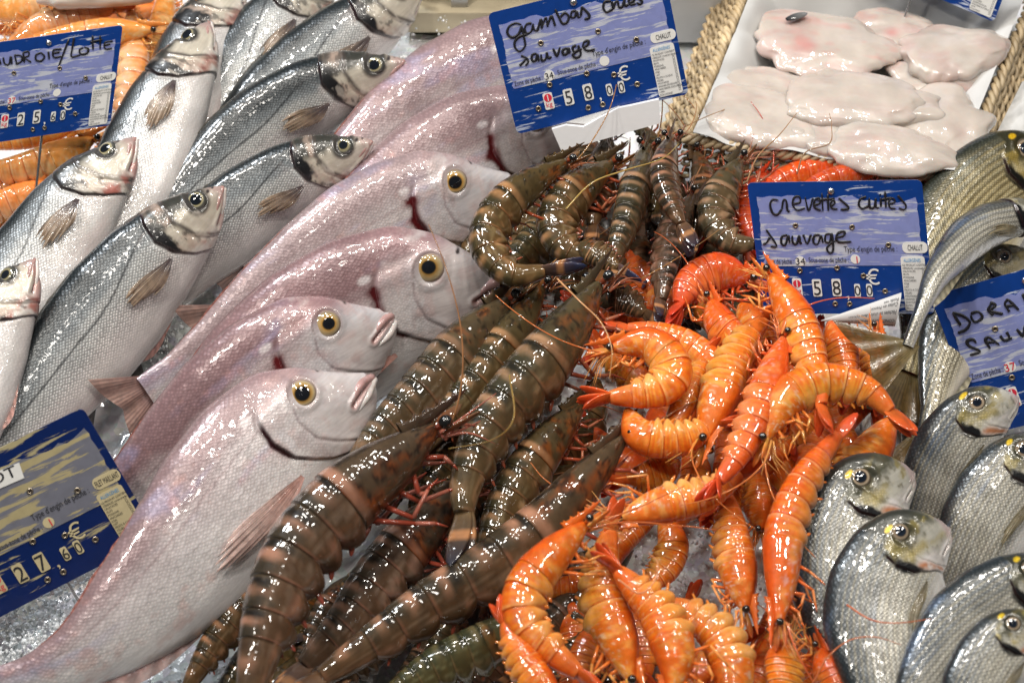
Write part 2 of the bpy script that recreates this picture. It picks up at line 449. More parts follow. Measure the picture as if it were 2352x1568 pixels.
def side(name, root, a, b_, off0, off1, rows, r, turns):
    turns = turns * .5
    """one woven wall: rows of twisted withies from the rim outwards and down, with a stake every few centimetres"""
    parts = []
    for k in range(rows):
        t = k / (rows - 1); o = np.asarray(off0) * (1 - t) + np.asarray(off1) * t
        parts += rope(a + o, b_ + o, r * (1.15 if k == 0 else .9), turns * wr.uniform(.9, 1.1), wr.uniform(0, 6), 3 if k == 0 else 2)
    d = b_ - a
    for i in range(int(np.linalg.norm(d) / .022)):
        p = a + d * (i + .5) * .022 / np.linalg.norm(d); tb = tube([p + off0, p + np.asarray(off0) * .4 + np.asarray(off1) * .6 + np.array([0, 0, -.001]), p + off1], [r * .55, r * .5, r * .5], 6, 8, (.42, .32, .2)); parts.append(tb)
    V, F, C = merge(parts); mesh(name, V, F, M['wicker'], root, C)


def sheet(name, TL, TR, BR, BL, z, fold, k, mat_, root=None, sag=0.0, n=60):
    u, v = np.meshgrid(np.linspace(0, 1, n), np.linspace(0, 1, n), indexing='ij')
    Pp = [[at(*p, zz) for p, zz in zip((TL, TR, BR, BL), z)]][0]
    Q = ((1 - u) * (1 - v))[..., None] * Pp[0] + (u * (1 - v))[..., None] * Pp[1] + (u * v)[..., None] * Pp[2] + ((1 - u) * v)[..., None] * Pp[3]
    e = np.minimum(np.minimum(u, 1 - u), np.minimum(v, 1 - v))
    Q[..., 2] += fold * fbm(u * 5 + k, v * 5, k, 3) + fold * .8 * np.abs(vn(u * 3 + v * 4, u * 2 - v * 3, k + 2)) - sag * sm(e, 0, .22)
    lo = Q.copy(); lo[..., 2] -= .0006
    V = np.vstack([Q.reshape(-1, 3), lo.reshape(-1, 3)]); F = np.vstack([gridF(n, n), gridF(n, n)[:, ::-1] + n * n])
    return mesh(name, V, F, mat_, root)


rb = thing('wicker_basket', 'pale wicker basket lined with white paper at the top right', 'basket', None, at(1950, 200, .0))
zr = .085
TL, TR, BR, BL = (1722, -45), (2395, -60), (2200, 412), (1572, 318)
A, Bc, Cc, Dc = at(*TL, zr), at(*TR, zr), at(*BR, zr), at(*BL, zr)
side('left_wall', rb, A, Dc, (0, 0, 0), (-.028, -.002, -.03), 5, .0042, 20)
side('right_wall', rb, Bc, Cc, (0, 0, 0), (.026, -.002, -.03), 6, .0042, 22)
side('front_wall', rb, Dc, Cc, (0, 0, 0), (.004, -.012, -.075), 7, .0042, 24)
side('back_wall', rb, A, Bc, (0, 0, 0), (0, .02, -.06), 5, .0042, 24)
ps = sheet('paper_liner', (1738, -40), (2372, -52), (2188, 402), (1590, 314), (.094, .094, .090, .094), .009, 3, M['paper'], None, .040)
tag(ps, 'creased white paper lining the wicker basket under the white fillets', 'paper')
r2 = thing('wicker_basket', 'second wicker basket at the right edge, only a paper-covered corner showing', 'basket', None, at(2350, 300, .0))
side('left_wall', r2, at(2330, 170, .06), at(2268, 345, .06), (0, 0, 0), (-.012, -.002, -.03), 4, .004, 9)
tag(sheet('paper_liner', (2345, 195), (2520, 150), (2480, 420), (2272, 340), (.070, .07, .07, .068), .004, 8, M['paper'], None, 0), 'white paper over the corner of the second basket at the right edge', 'paper')

# white fillets in the basket
M['fillet'] = paint_mat('white_fillet', 0.30, 1.0, 0.4, 38, 0.26, mott=0.22, cb=(110, .38), rad=(0.010, 0.006, 0.004), bd=.002)
GW = 'white fillets on the basket paper'


def fillet(label, px, py, a, b_, ang, z, pink, k, th=.0125):
    c = at(px, py, z); s = mpp(c); root = tag(None, ) if False else None
    u, v = np.meshgrid(np.linspace(0, math.pi, 60), np.linspace(0, 2 * math.pi, 91), indexing='ij')
    X = np.sign(np.cos(v)) * np.abs(np.cos(v)) ** .85 * np.sin(u) ** .8; Y = np.sign(np.sin(v)) * np.abs(np.sin(v)) ** .85 * np.sin(u) ** .8; Z = np.cos(u)
    f = 1 + .38 * fbm(X * 1.5 + k, Y * 1.5, k, 3); X = X * f; Y = Y * f * (1 - .22 * X)
    ca, sa = math.cos(R(ang)), math.sin(R(ang)); lx = a * s * X; ly = b_ * s * Y / math.sin(PITCH)
    zt = th * (Z * (.8 + .35 * fbm(X * 1.3 + k, Y * 1.3, k + 1, 2)) + .16 * fbm(X * 1.8, Y * 1.8 + k, k + 4, 2) * (Z > -.2))
    V = c + np.stack([lx * ca - ly * sa, lx * sa + ly * ca, zt], -1)
    n = fbm(X * 2.2 + k, Y * 2.2, k + 7); n2 = fbm(X * 5 + k * 2, Y * 5, k + 9); sh = u.shape + (1,)
    col = mix(np.tile((.58, .515, .46), sh), np.tile((.57, .44, .405), sh), sm(n, -.1, .4) * min(1, pink + .4)); col = mix(col, np.tile((.64, .38, .34), sh), sm(n2 + .4 * n, .1, .6) * pink * .7)
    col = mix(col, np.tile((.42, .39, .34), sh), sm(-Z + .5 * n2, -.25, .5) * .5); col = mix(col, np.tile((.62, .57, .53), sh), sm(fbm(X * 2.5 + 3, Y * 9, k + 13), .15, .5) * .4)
    if pink > .5: col = mix(col, np.tile((.62, .14, .14), sh), np.exp(-(((X + .32) / .14) ** 2 + ((Y + .25) / .22) ** 2)) * .5)
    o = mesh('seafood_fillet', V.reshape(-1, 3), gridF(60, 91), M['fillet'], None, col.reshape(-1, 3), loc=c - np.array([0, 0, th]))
    tag(o, label, 'fillet', GW)


for q in [('largest fillet, blushed pink with a red spot, at the back left of the basket', 1905, 108, 140, 66, -6, .090, .9, 1),
          ('pinkish fillet behind, half hidden between the large pink one and the right-hand one', 2085, 88, 95, 45, -16, .082, .6, 2),
          ('rounded cream fillet at the back right against the wicker', 2195, 122, 100, 55, 14, .092, .25, 3),
          ('cream fillet at the left side of the basket below the large pink one', 1765, 205, 90, 42, -14, .084, .2, 4),
          ('smooth ivory fillet in the centre with a grey translucent fold', 1960, 232, 120, 56, -4, .100, .0, 5),
          ('greyish translucent fillet right of the central ivory one', 2085, 252, 72, 38, 0, .095, .0, 6),
          ('thin pinkish fillet bridging the centre and the right side', 2160, 180, 90, 34, 6, .082, .45, 7),
          ('broad pale fillet along the front left of the basket', 1775, 280, 120, 54, -14, .092, .3, 8),
          ('fillet at the front edge with a small red cut', 2045, 342, 120, 50, -12, .095, .25, 9),
          ('triangular cream fillet in the front right corner of the basket', 2160, 282, 85, 72, 38, .090, .1, 10),
          ('greyish fillet tip between the front left and the front edge pieces', 1880, 312, 70, 34, -20, .090, .1, 11)]:
    fillet(*q[:3], q[3] * 1.3, q[4] * 1.26, *q[5:])
cq = at(205, -5, .05)
o_ = fillet('pale pink skinned fish piece at the top edge above the langoustines', 225, -12, 150, 30, 2, .085, .5, 12)
# a scrap of dark skin on the pink fillet
p = at(1832, 45, .105); V, F, C = blade(p - EX * .010, p + EX * .010 + EY * .008, EY, .004, .0015, n=10, col0=(.03, .03, .035), col1=(.25, .25, .25)), None, None
tag(mesh('skin_scrap', V[0], V[1], M['eye'], None, V[2]), 'scrap of dark skin on the far end of the pink fillet', 'fish skin')
# ------------------------------------------------------------------ fish
class Body:
    """a body swept along a bent spine; D points to the back, Lx out of the side that faces the viewer"""
    def __init__(s, pts, z, dors, tau, n=160, lift=0.0):
        P = []
        for i_, p in enumerate(pts): P.append(at(p[0], p[1], p[2] if len(p) > 2 else z + lift * (1.0, .55, .15, 0, 0, 0, 0, 0)[i_]))
        s.C, s.L = catmull(P, n); s.T = nrm(np.gradient(s.C, axis=0))
        F = nrm(CAM - s.C); ln = nrm(np.cross(s.T, F))            # in-plane, right of the head-to-tail way
        mid = len(pts) // 2
        s.dors = dors
        D0 = ln * dors
        D0 = nrm(D0 - s.T * np.sum(D0 * s.T, 1, keepdims=True)); L0 = nrm(F - s.T * np.sum(F * s.T, 1, keepdims=True))
        c, q = math.cos(tau), math.sin(tau)
        s.D = nrm(D0 * c + L0 * q); s.Lx = nrm(L0 * c - D0 * q)
        s.u = np.linspace(0, 1, n)

    def I(s, A, q):
        q = np.asarray(q, float)
        r = np.stack([np.interp(q, s.u, A[:, k]) for k in range(3)], -1)
        over = np.clip(q - 1, 0, None)
        if A is s.C: r = r + over[..., None] * s.L * s.T[-1] - np.clip(-q, 0, None)[..., None] * s.L * s.T[0]
        return r

    def setprof(s, prof, dsc=1.0, lsc=1.0):
        p = np.array(prof); s.px = p[:, 0]; s.prd = p[:, 1] * dsc; s.prv = p[:, 2] * dsc; s.prl = p[:, 3] * lsc

    def rads(s, q):
        f = lambda a: np.interp(q, s.fx, a)
        return f(s.frd), f(s.frv), f(s.frl)

    def smoothprof(s):
        # monotone-ish smoothing of the profile polygons
        x = np.linspace(0, 1, 241); s.fx = x
        k = np.exp(-np.linspace(-2, 2, 13) ** 2); k /= k.sum()
        def f(a):
            y = np.interp(x, s.px, a); w = np.clip(x / 0.05, 0, 1)
            ys = np.convolve(np.pad(y, 6, mode='edge'), k, 'valid'); return y * (1 - w) + ys * w
        s.frd, s.frv, s.frl = f(s.prd), f(s.prv), f(s.prl)

    def surf(s, x, y, h=0.0):
        """head/body chart: x along (fraction of length), y towards the back (fraction of length); h metres off the skin"""
        x = np.asarray(x, float); y = np.asarray(y, float)
        rd, rv, rl = s.rads(np.clip(x, 0, 1)); r = np.where(y > 0, rd, rv)
        t = np.clip(y / np.maximum(r, 1e-4), -0.985, 0.985); sn = np.sqrt(1 - t * t)
        D, Lx = s.I(s.D, x), s.I(s.Lx, x)
        lat = np.abs(sn) ** s.pw
        N = nrm(D * (t / np.maximum(r, 1e-4))[..., None] + Lx * (sn / np.maximum(rl, 1e-4))[..., None])
        return s.I(s.C, x) + s.L * (D * (r * t)[..., None] + Lx * (rl * lat)[..., None]) + N * np.asarray(h)[..., None], N


XE_BREAM = ([-.135, -.10, -.077, -.05, -.02, .03, .08, .12], [.03, .105, .18, .225, .262, .278, .268, .24])
XE_BASS = ([-.11, -.08, -.05, -.01, .04, .08, .11], [.05, .12, .165, .20, .215, .20, .17])
XE_GILT = ([-.13, -.09, -.06, -.02, .04, .09, .12], [.05, .14, .195, .235, .25, .235, .20])
SP = {
 'bream': dict(prof=[(0, .004, .006, .004), (.012, .022, .036, .018), (.04, .040, .070, .034), (.08, .070, .096, .048), (.13, .114, .114, .058), (.2, .152, .125, .066), (.3, .168, .148, .072),
                     (.42, .165, .158, .072), (.56, .138, .148, .062), (.7, .098, .115, .048), (.82, .060, .072, .032), (.92, .040, .045, .020), (1, .040, .043, .012)],
               eye=(.160, .072, .0305), xe=XE_BREAM, mat='bream', pre=.072, mouth=((.0, .010), (.04, .000), (.080, -.014)), pec=(.285, -.055, .25, .050, .06)),
 'bass': dict(prof=[(0, .004, .006, .004), (.015, .018, .020, .014), (.05, .038, .048, .03), (.1, .062, .072, .046), (.16, .086, .093, .056), (.25, .108, .115, .064), (.38, .122, .130, .066),
                    (.5, .118, .126, .062), (.65, .092, .098, .05), (.8, .060, .062, .034), (.92, .044, .044, .02), (1, .042, .042, .012)],
              eye=(.072, .030, .0240), xe=XE_BASS, mat='bass', pre=.055, mouth=((.0, -.006), (.03, -.030), (.075, -.048)), pec=(.222, -.010, .150, .044, .02)),
 'gilt': dict(prof=[(0, .004, .006, .004), (.012, .034, .030, .02), (.04, .064, .058, .04), (.08, .098, .085, .055), (.13, .132, .108, .064), (.2, .162, .135, .072), (.32, .18, .162, .078),
                    (.45, .175, .165, .074), (.6, .138, .138, .06), (.75, .09, .09, .042), (.88, .05, .05, .024), (1, .042, .042, .012)],
              eye=(.155, .078, .0345), xe=XE_GILT, mat='gilt', pre=.06, mouth=((.0, -.01), (.035, -.035), (.075, -.052)), pec=(.25, -.05, .22, .03, .03)),
}


def seg_d(x, y, pts):
    d = np.full(np.shape(x), 9.0)
    for (a, b), (c, e) in zip(pts[:-1], pts[1:]):
        t = np.clip(((x - a) * (c - a) + (y - b) * (e - b)) / ((c - a) ** 2 + (e - b) ** 2), 0, 1)
        d = np.minimum(d, np.hypot(x - a - t * (c - a), y - b - t * (e - b)))
    return d


def fish_paint(kind, x, y, t, k, blood, v, gold=0.0):
    S = SP[kind]; ex, ey, er = S['eye']; n = fbm(x * 9, y * 14, k); n2 = fbm(x * 40, y * 40, k + 5); n3 = fbm(x * 6 + 30, y * 30, k + 9)
    xe = np.interp(y, *S['xe']); dx = x - xe; head = 1 - sm(dx, -.004, .004)
    de = np.hypot(x - ex, y - ey)
    if kind == 'bass':
        back, midc, belly = (.024, .031, .035), (.53, .54, .53), (.70, .67, .65)
        c = mix(np.tile(belly, x.shape + (1,)), np.tile(midc, x.shape + (1,)), sm(t + .2 * n, -.35, .25))
        c = mix(c, np.tile((.20, .225, .24), x.shape + (1,)), sm(t + .22 * n, .30 - .3 * (v - 1), .55 - .3 * (v - 1)) * .85)
        c = mix(c, np.tile(back, x.shape + (1,)), sm(t + .15 * n, .50 - .45 * (v - 1), .92 - .45 * (v - 1)))
        lat = np.abs(y - (.028 + .05 * (1 - sm(x, .15, .45)))); c = mix(c, np.tile((.03, .035, .04), x.shape + (1,)), (1 - sm(lat, .0012, .0035)) * (1 - head) * .85)
        pk = .6 * sm(n3, .05, .5) * sm(-t, .3, .8) * .35; c = mix(c, np.tile((.62, .36, .34), x.shape + (1,)), pk)
        h = np.tile((.56, .51, .42), x.shape + (1,)); h = mix(h, np.tile((.70, .66, .62), x.shape + (1,)), sm(-y, .02, .06))
        h = mix(h, np.tile((.045, .045, .038), x.shape + (1,)), sm(y + .012 * n2 + .1 * (.10 - x) * (x < .1), .028, .048))
        h = mix(h, np.tile((.06, .055, .05), x.shape + (1,)), 1 - sm(de, er * 1.05, er * 1.6))
        h = mix(h, np.tile((.42, .27, .26), x.shape + (1,)), (1 - sm(x, .015, .045)) * .8)
        op = sm(dx, -.075, -.055); h = mix(h, np.tile((.50, .38, .31), x.shape + (1,)), op * .75 * sm(n2 + .5 * n, -.25, .35)); h = mix(h, np.tile((.06, .055, .05), x.shape + (1,)), op * sm(fbm(x * 75, y * 60, k + 41), .12, .34) * .7)
        bl = op * sm(np.exp(-((dx + .014) / .030) ** 2 - ((y - .035) / .045) ** 2) + .55 * n2 + .3 * n + .35 * np.exp(-((dx + .004) / .008) ** 2), .42, .75); h = mix(h, np.tile((.014, .014, .015), x.shape + (1,)), np.clip(bl, 0, 1))
        pl = np.exp(-((dx + .066) / .006) ** 2); h = mix(h, np.tile((.06, .05, .045), x.shape + (1,)), np.clip(pl * .9, 0, 1) * (y > -.07))
        rd_ = sm(-y, .028, .05) * sm(dx, -.11, -.05) * sm(n2 * 1.2 + n + blood * .6, .25, .8); h = mix(h, np.tile((.45, .13, .10), x.shape + (1,)), np.clip(rd_ * (.3 + .6 * blood), 0, 1)); h = mix(h, np.tile((.66, .60, .52), x.shape + (1,)), sm(fbm(x * 70, y * 26, k + 31), .1, .4) * .5 * (y < .02))
    elif kind == 'bream':
        back, midc, belly = (.27, .165, .172), (.63, .575, .57), (.80, .775, .765)
        c = mix(np.tile(belly, x.shape + (1,)), np.tile(midc, x.shape + (1,)), sm(t + .25 * n, -.55, .25))
        c = mix(c, np.tile(back, x.shape + (1,)), np.clip(sm(t + .3 * n, .12, .78) * v, 0, 1))
        c = mix(c, np.tile((.36, .36, .58), x.shape + (1,)), sm(n3 + .4 * n, .02, .5) * sm(t, -.3, .35) * .38)
        c = mix(c, np.tile((.62, .30, .24), x.shape + (1,)), sm(n2 + n3, .25, .9) * .35)
        lat = np.abs(t - .42); c = mix(c, np.tile((.26, .15, .16), x.shape + (1,)), (1 - sm(lat, .008, .03)) * .35)
        h = np.tile((.68, .62, .61), x.shape + (1,)); h = mix(h, np.tile((.50, .52, .56), x.shape + (1,)), sm(n + .3, .0, .6) * .5 * (y > -.05))
        h = mix(h, np.tile((.33, .20, .21), x.shape + (1,)), sm(y + .04 * n, .055, .13) * np.minimum(1, v)); h = mix(h, c, sm(x + .04 * n, .19, .25) * .75); h = mix(h, np.tile((.66, .62, .61), x.shape + (1,)), sm(n3 + n2 * .5, .1, .5) * .6); h = mix(h, np.tile((.40, .28, .28), x.shape + (1,)), sm(fbm(x * 38, y * 34, k + 21), .12, .5) * .32)
        h = mix(h, np.tile((.60, .40, .38), x.shape + (1,)), sm(n2, .0, .5) * .35)
        h = mix(h, np.tile((.22, .15, .14), x.shape + (1,)), (1 - sm(np.abs(de - er * 1.06), .0, er * .16)) * .5)
        mo = seg_d(x, y, S['mouth']); h = mix(h, np.tile((.46, .24, .22), x.shape + (1,)), (1 - sm(mo, .004, .014)) * .8)
        h = mix(h, np.tile((.72, .66, .64), x.shape + (1,)), (1 - sm(x, .0, .03)) * (y < -.012) * .8)
        pp = np.abs(dx + S['pre'] + .05 * y); h = mix(h, np.tile((.30, .22, .23), x.shape + (1,)), (1 - sm(pp, .0, .005)) * (y > -.08) * (y < .06) * .6)
    else:
        back, midc, belly = (.030, .040, .046), (.57, .56, .51), (.76, .74, .71)
        c = mix(np.tile(belly, x.shape + (1,)), np.tile(midc, x.shape + (1,)), sm(t + .2 * n, -.75, -.2))
        st = .5 + .5 * np.sin(y / .0175 * 2 * math.pi + n * .8); c = mix(c, np.tile((.15, .12, .055), x.shape + (1,)), sm(st, .3, .8) * sm(t, -.7, -.2) * (1 - sm(t, .75, .9)) * (.45 + .4 * gold))
        c = mix(c, np.tile((.085, .11, .135), x.shape + (1,)), sm(t + .25 * n, .12, .68) * .78 * v); c = mix(c, np.tile(back, x.shape + (1,)), sm(t + .15 * n, .5, .95))
        c = mix(c, np.tile((.16, .24, .38), x.shape + (1,)), sm(n3, .15, .6) * sm(t, 0, .4) * .4); st2 = .5 + .5 * np.sin(y / .0185 * 2 * math.pi + n * 1.2); ms = sm(t, -.75, -.35) * (1 - sm(t, .72, .9)); c = c * (1 - (.16 + .25 * n2) * sm(st2 + .25 * n2, .35, .95) * ms)[..., None]; c = mix(c, np.tile((.50, .43, .26), x.shape + (1,)), sm(1 - st2, .6, 1.0) * ms * .38)
        h = np.tile((.60, .58, .50), x.shape + (1,)); h = mix(h, np.tile((.085, .085, .055), x.shape + (1,)), sm(y + .03 * n2 + .02 * n, .030, .085)); h = mix(h, np.tile((.13, .12, .075), x.shape + (1,)), sm(fbm(x * 60, y * 50, k + 8), .02, .32) * .7 * sm(y, -.06, .0)); h = mix(h, np.tile((.44, .35, .10), x.shape + (1,)), sm(fbm(x * 25 + 7, y * 25, k + 18), .05, .3) * .5 * sm(y, -.03, .02))
        h = mix(h, np.tile((.46, .36, .10), x.shape + (1,)), np.exp(-((y - .015) / .018) ** 2) * sm(x, .09, .13) * (1 - sm(x, .2, .23)) * .7)
        h = mix(h, np.tile((.74, .70, .67), x.shape + (1,)), sm(-y + .02 * n2, .0, .035)); h = mix(h, np.tile((.62, .60, .52), x.shape + (1,)), sm(fbm(x * 34, y * 30, k + 17), .0, .35) * .6 * (y < .05)); h = mix(h, np.tile((.045, .048, .04), x.shape + (1,)), sm(y + .4 * np.minimum(0, x - .10), .085, .125)); h = mix(h, np.tile((.62, .47, .46), x.shape + (1,)), (1 - sm(x, .012, .04)) * .85)
        h = mix(h, np.tile((.75, .52, .03), x.shape + (1,)), 1 - sm(np.hypot((x - ex - .012) * .8, (y - ey - .047) * 1.3), .008, .013))
        h = mix(h, np.tile((.50, .20, .09), x.shape + (1,)), np.exp(-((dx + .03) / .022) ** 2) * sm(-y, .005, .03) * sm(n2 + blood, -.2, .4))
        h = mix(h, np.tile((.03, .03, .02), x.shape + (1,)), (1 - sm(de, er * 1.0, er * 1.3)) * .7)
        bo = np.exp(-((dx + .002) / .026) ** 2 - ((y - .012) / .055) ** 2) * 1.15; h = mix(h, np.tile((.012, .012, .013), x.shape + (1,)), np.clip(sm(bo + .35 * n2, .3, .7), 0, 1))
        c = mix(c, np.tile((.012, .012, .013), x.shape + (1,)), np.clip(sm(bo + .3 * n2, .35, .75), 0, 1))
    rear = np.exp(-np.clip(dx, 0, 1) / .022) * (1 - head)
    c = mix(c, np.tile({'bass': (.52, .42, .38), 'bream': (.62, .44, .43), 'gilt': (.40, .38, .32)}[kind], x.shape + (1,)), rear * sm(n2 + .4 * n, -.15, .35) * .55 * (y < .07))
    c = mix(c, h, head)
    # the gill slit: dark and wet, with blood where the fish bled
    w = (.0028 if kind != 'bream' else .004 + .011 * blood) * (1 + .8 * n2); sl = np.exp(-((dx - w * .6) / w) ** 2)
    lo, hi = {'bream': (-.035 + .03 * n2, .070 + .02 * n2), 'bass': (-.075, .09), 'gilt': (-.085, .08)}[kind]
    sl = sl * sm(y, lo - .015, lo) * (1 - sm(y, hi, hi + .015))
    c = mix(c, np.tile((.02 + .09 * blood * (kind == 'bream'), .006, .008), x.shape + (1,)), np.clip(sl * (1.25 + .5 * n2), 0, 1))
    if kind == 'bream':
        low = np.exp(-((dx) / .0035) ** 2) * (y < -.02); c = mix(c, np.tile((.25, .18, .19), x.shape + (1,)), low * .7)
        nb = 1 - sm(np.hypot((x - .285) / .016, (y - .100) / .009), .5, 1.2); c = mix(c, np.tile((.76, .70, .70), x.shape + (1,)), nb * .8)
    mo = seg_d(x, y, S['mouth']); c = mix(c, np.tile((.16, .06, .06), x.shape + (1,)), (1 - sm(mo, .0005, .0035)) * .9)
    if kind == 'bass': c = mix(c, np.tile((.55, .16, .15), x.shape + (1,)), (1 - sm(seg_d(x, y, ((.02, -.02), (.10, -.085))), .004, .013)) * blood * .6)
    if kind != 'gilt':
        nx, ny = (.098, .086) if kind == 'bream' else (.036, .024)
        c = mix(c, np.tile((.05, .04, .04), x.shape + (1,)), 1 - sm(np.hypot((x - nx), (y - ny) * 1.3), .003, .0065)); c = mix(c, np.tile((.05, .04, .04), x.shape + (1,)), 1 - sm(np.hypot((x - nx + .016), (y - ny + .003) * 1.3), .002, .005))
    a = (1 - head) * sm(dx, .0, .02) * (1 - .85 * sm(-t, .0 if kind == 'bass' else .3, .7))
    if kind == 'bream': a = np.clip(a + .75 * head * sm(x, .15, .20) * (1 - sm(de, er, er * .9)), 0, 1)
    if kind == 'gilt': a = np.clip(a + .5 * head * sm(x, .12, .16) * sm(y, -.02, .02), 0, 1)
    return np.clip(c, 0, 1), a


def fish_relief(kind, x, y, k):
    S = SP[kind]; ex, ey, er = S['eye']; xe = np.interp(y, *S['xe']); dx = x - xe
    lo, hi = S['xe'][0][0] + .01, S['xe'][0][-1] - .01
    win = sm(y, lo, lo + .03) * (1 - sm(y, hi - .03, hi))
    h = .0055 * sm(dx, -.16, -.012) * (1 - sm(dx, -.002, .006)) * win
    h = h - .003 * np.exp(-((dx - .006) / .005) ** 2) * win
    h = h - .0022 * np.exp(-((dx + S['pre'] + .05 * y) / .0045) ** 2) * win + .0015 * sm(dx, -S['pre'] - .03, -S['pre'] - .005) * (1 - sm(dx, -S['pre'], -S['pre'] + .004)) * win
    de = np.hypot(x - ex, y - ey); h = h + .0022 * np.exp(-((de - er * 1.15) / (er * .2)) ** 2) - .003 * (1 - sm(de, er * .7, er))
    mo = seg_d(x, y, S['mouth']); h = h - .005 * np.exp(-(mo / .003) ** 2) + .003 * np.exp(-((mo - .010) / .005) ** 2)
    h = h + .0012 * fbm(x * 30, y * 30, k) * (1 - sm(dx, -.02, .01)) + .0018 * fbm(x * 7, y * 9, k + 3)
    return h


FISH_EYE = {
 'bream': ([(.008, .009, .012), (.008, .009, .012), (.06, .04, .015), (.38, .21, .055), (.44, .30, .13), (.40, .32, .19), (.30, .23, .18), (.34, .26, .23)], [0.01, .42, .47, .54, .68, .82, .93, 1.04]),
 'bass': ([(.008, .010, .014), (.010, .014, .020), (.06, .055, .03), (.36, .31, .17), (.30, .28, .19), (.09, .09, .08), (.05, .05, .045)], [0.01, .50, .55, .60, .72, .84, 1.05]),
 'gilt': ([(.008, .010, .016), (.012, .018, .030), (.05, .04, .03), (.30, .22, .15), (.34, .28, .2), (.12, .09, .06), (.05, .05, .04)], [0.01, .46, .52, .58, .74, .86, 1.05]),
}


def fin_sheet(Pts, c0, c1, k, name, root, streak=14):
    n, m = Pts.shape[:2]
    a = np.linspace(0, 1, n)[:, None] * np.ones((1, m)); b = np.ones((n, 1)) * np.linspace(0, 1, m)[None]
    ray_ = .5 + .5 * np.sin(b * streak * 2 * math.pi + a * 1.5)
    c = mix(np.tile(c0, (n, m, 1)), np.tile(c1, (n, m, 1)), np.clip(sm(a, .05, .75) + .4 * fbm(a * 3, b * 9, k), 0, 1)); c = c * (.50 + .62 * ray_)[..., None]
    return mesh(name, Pts.reshape(-1, 3), gridF(n, m), M['fin'], root, np.clip(c, 0, 1).reshape(-1, 3))


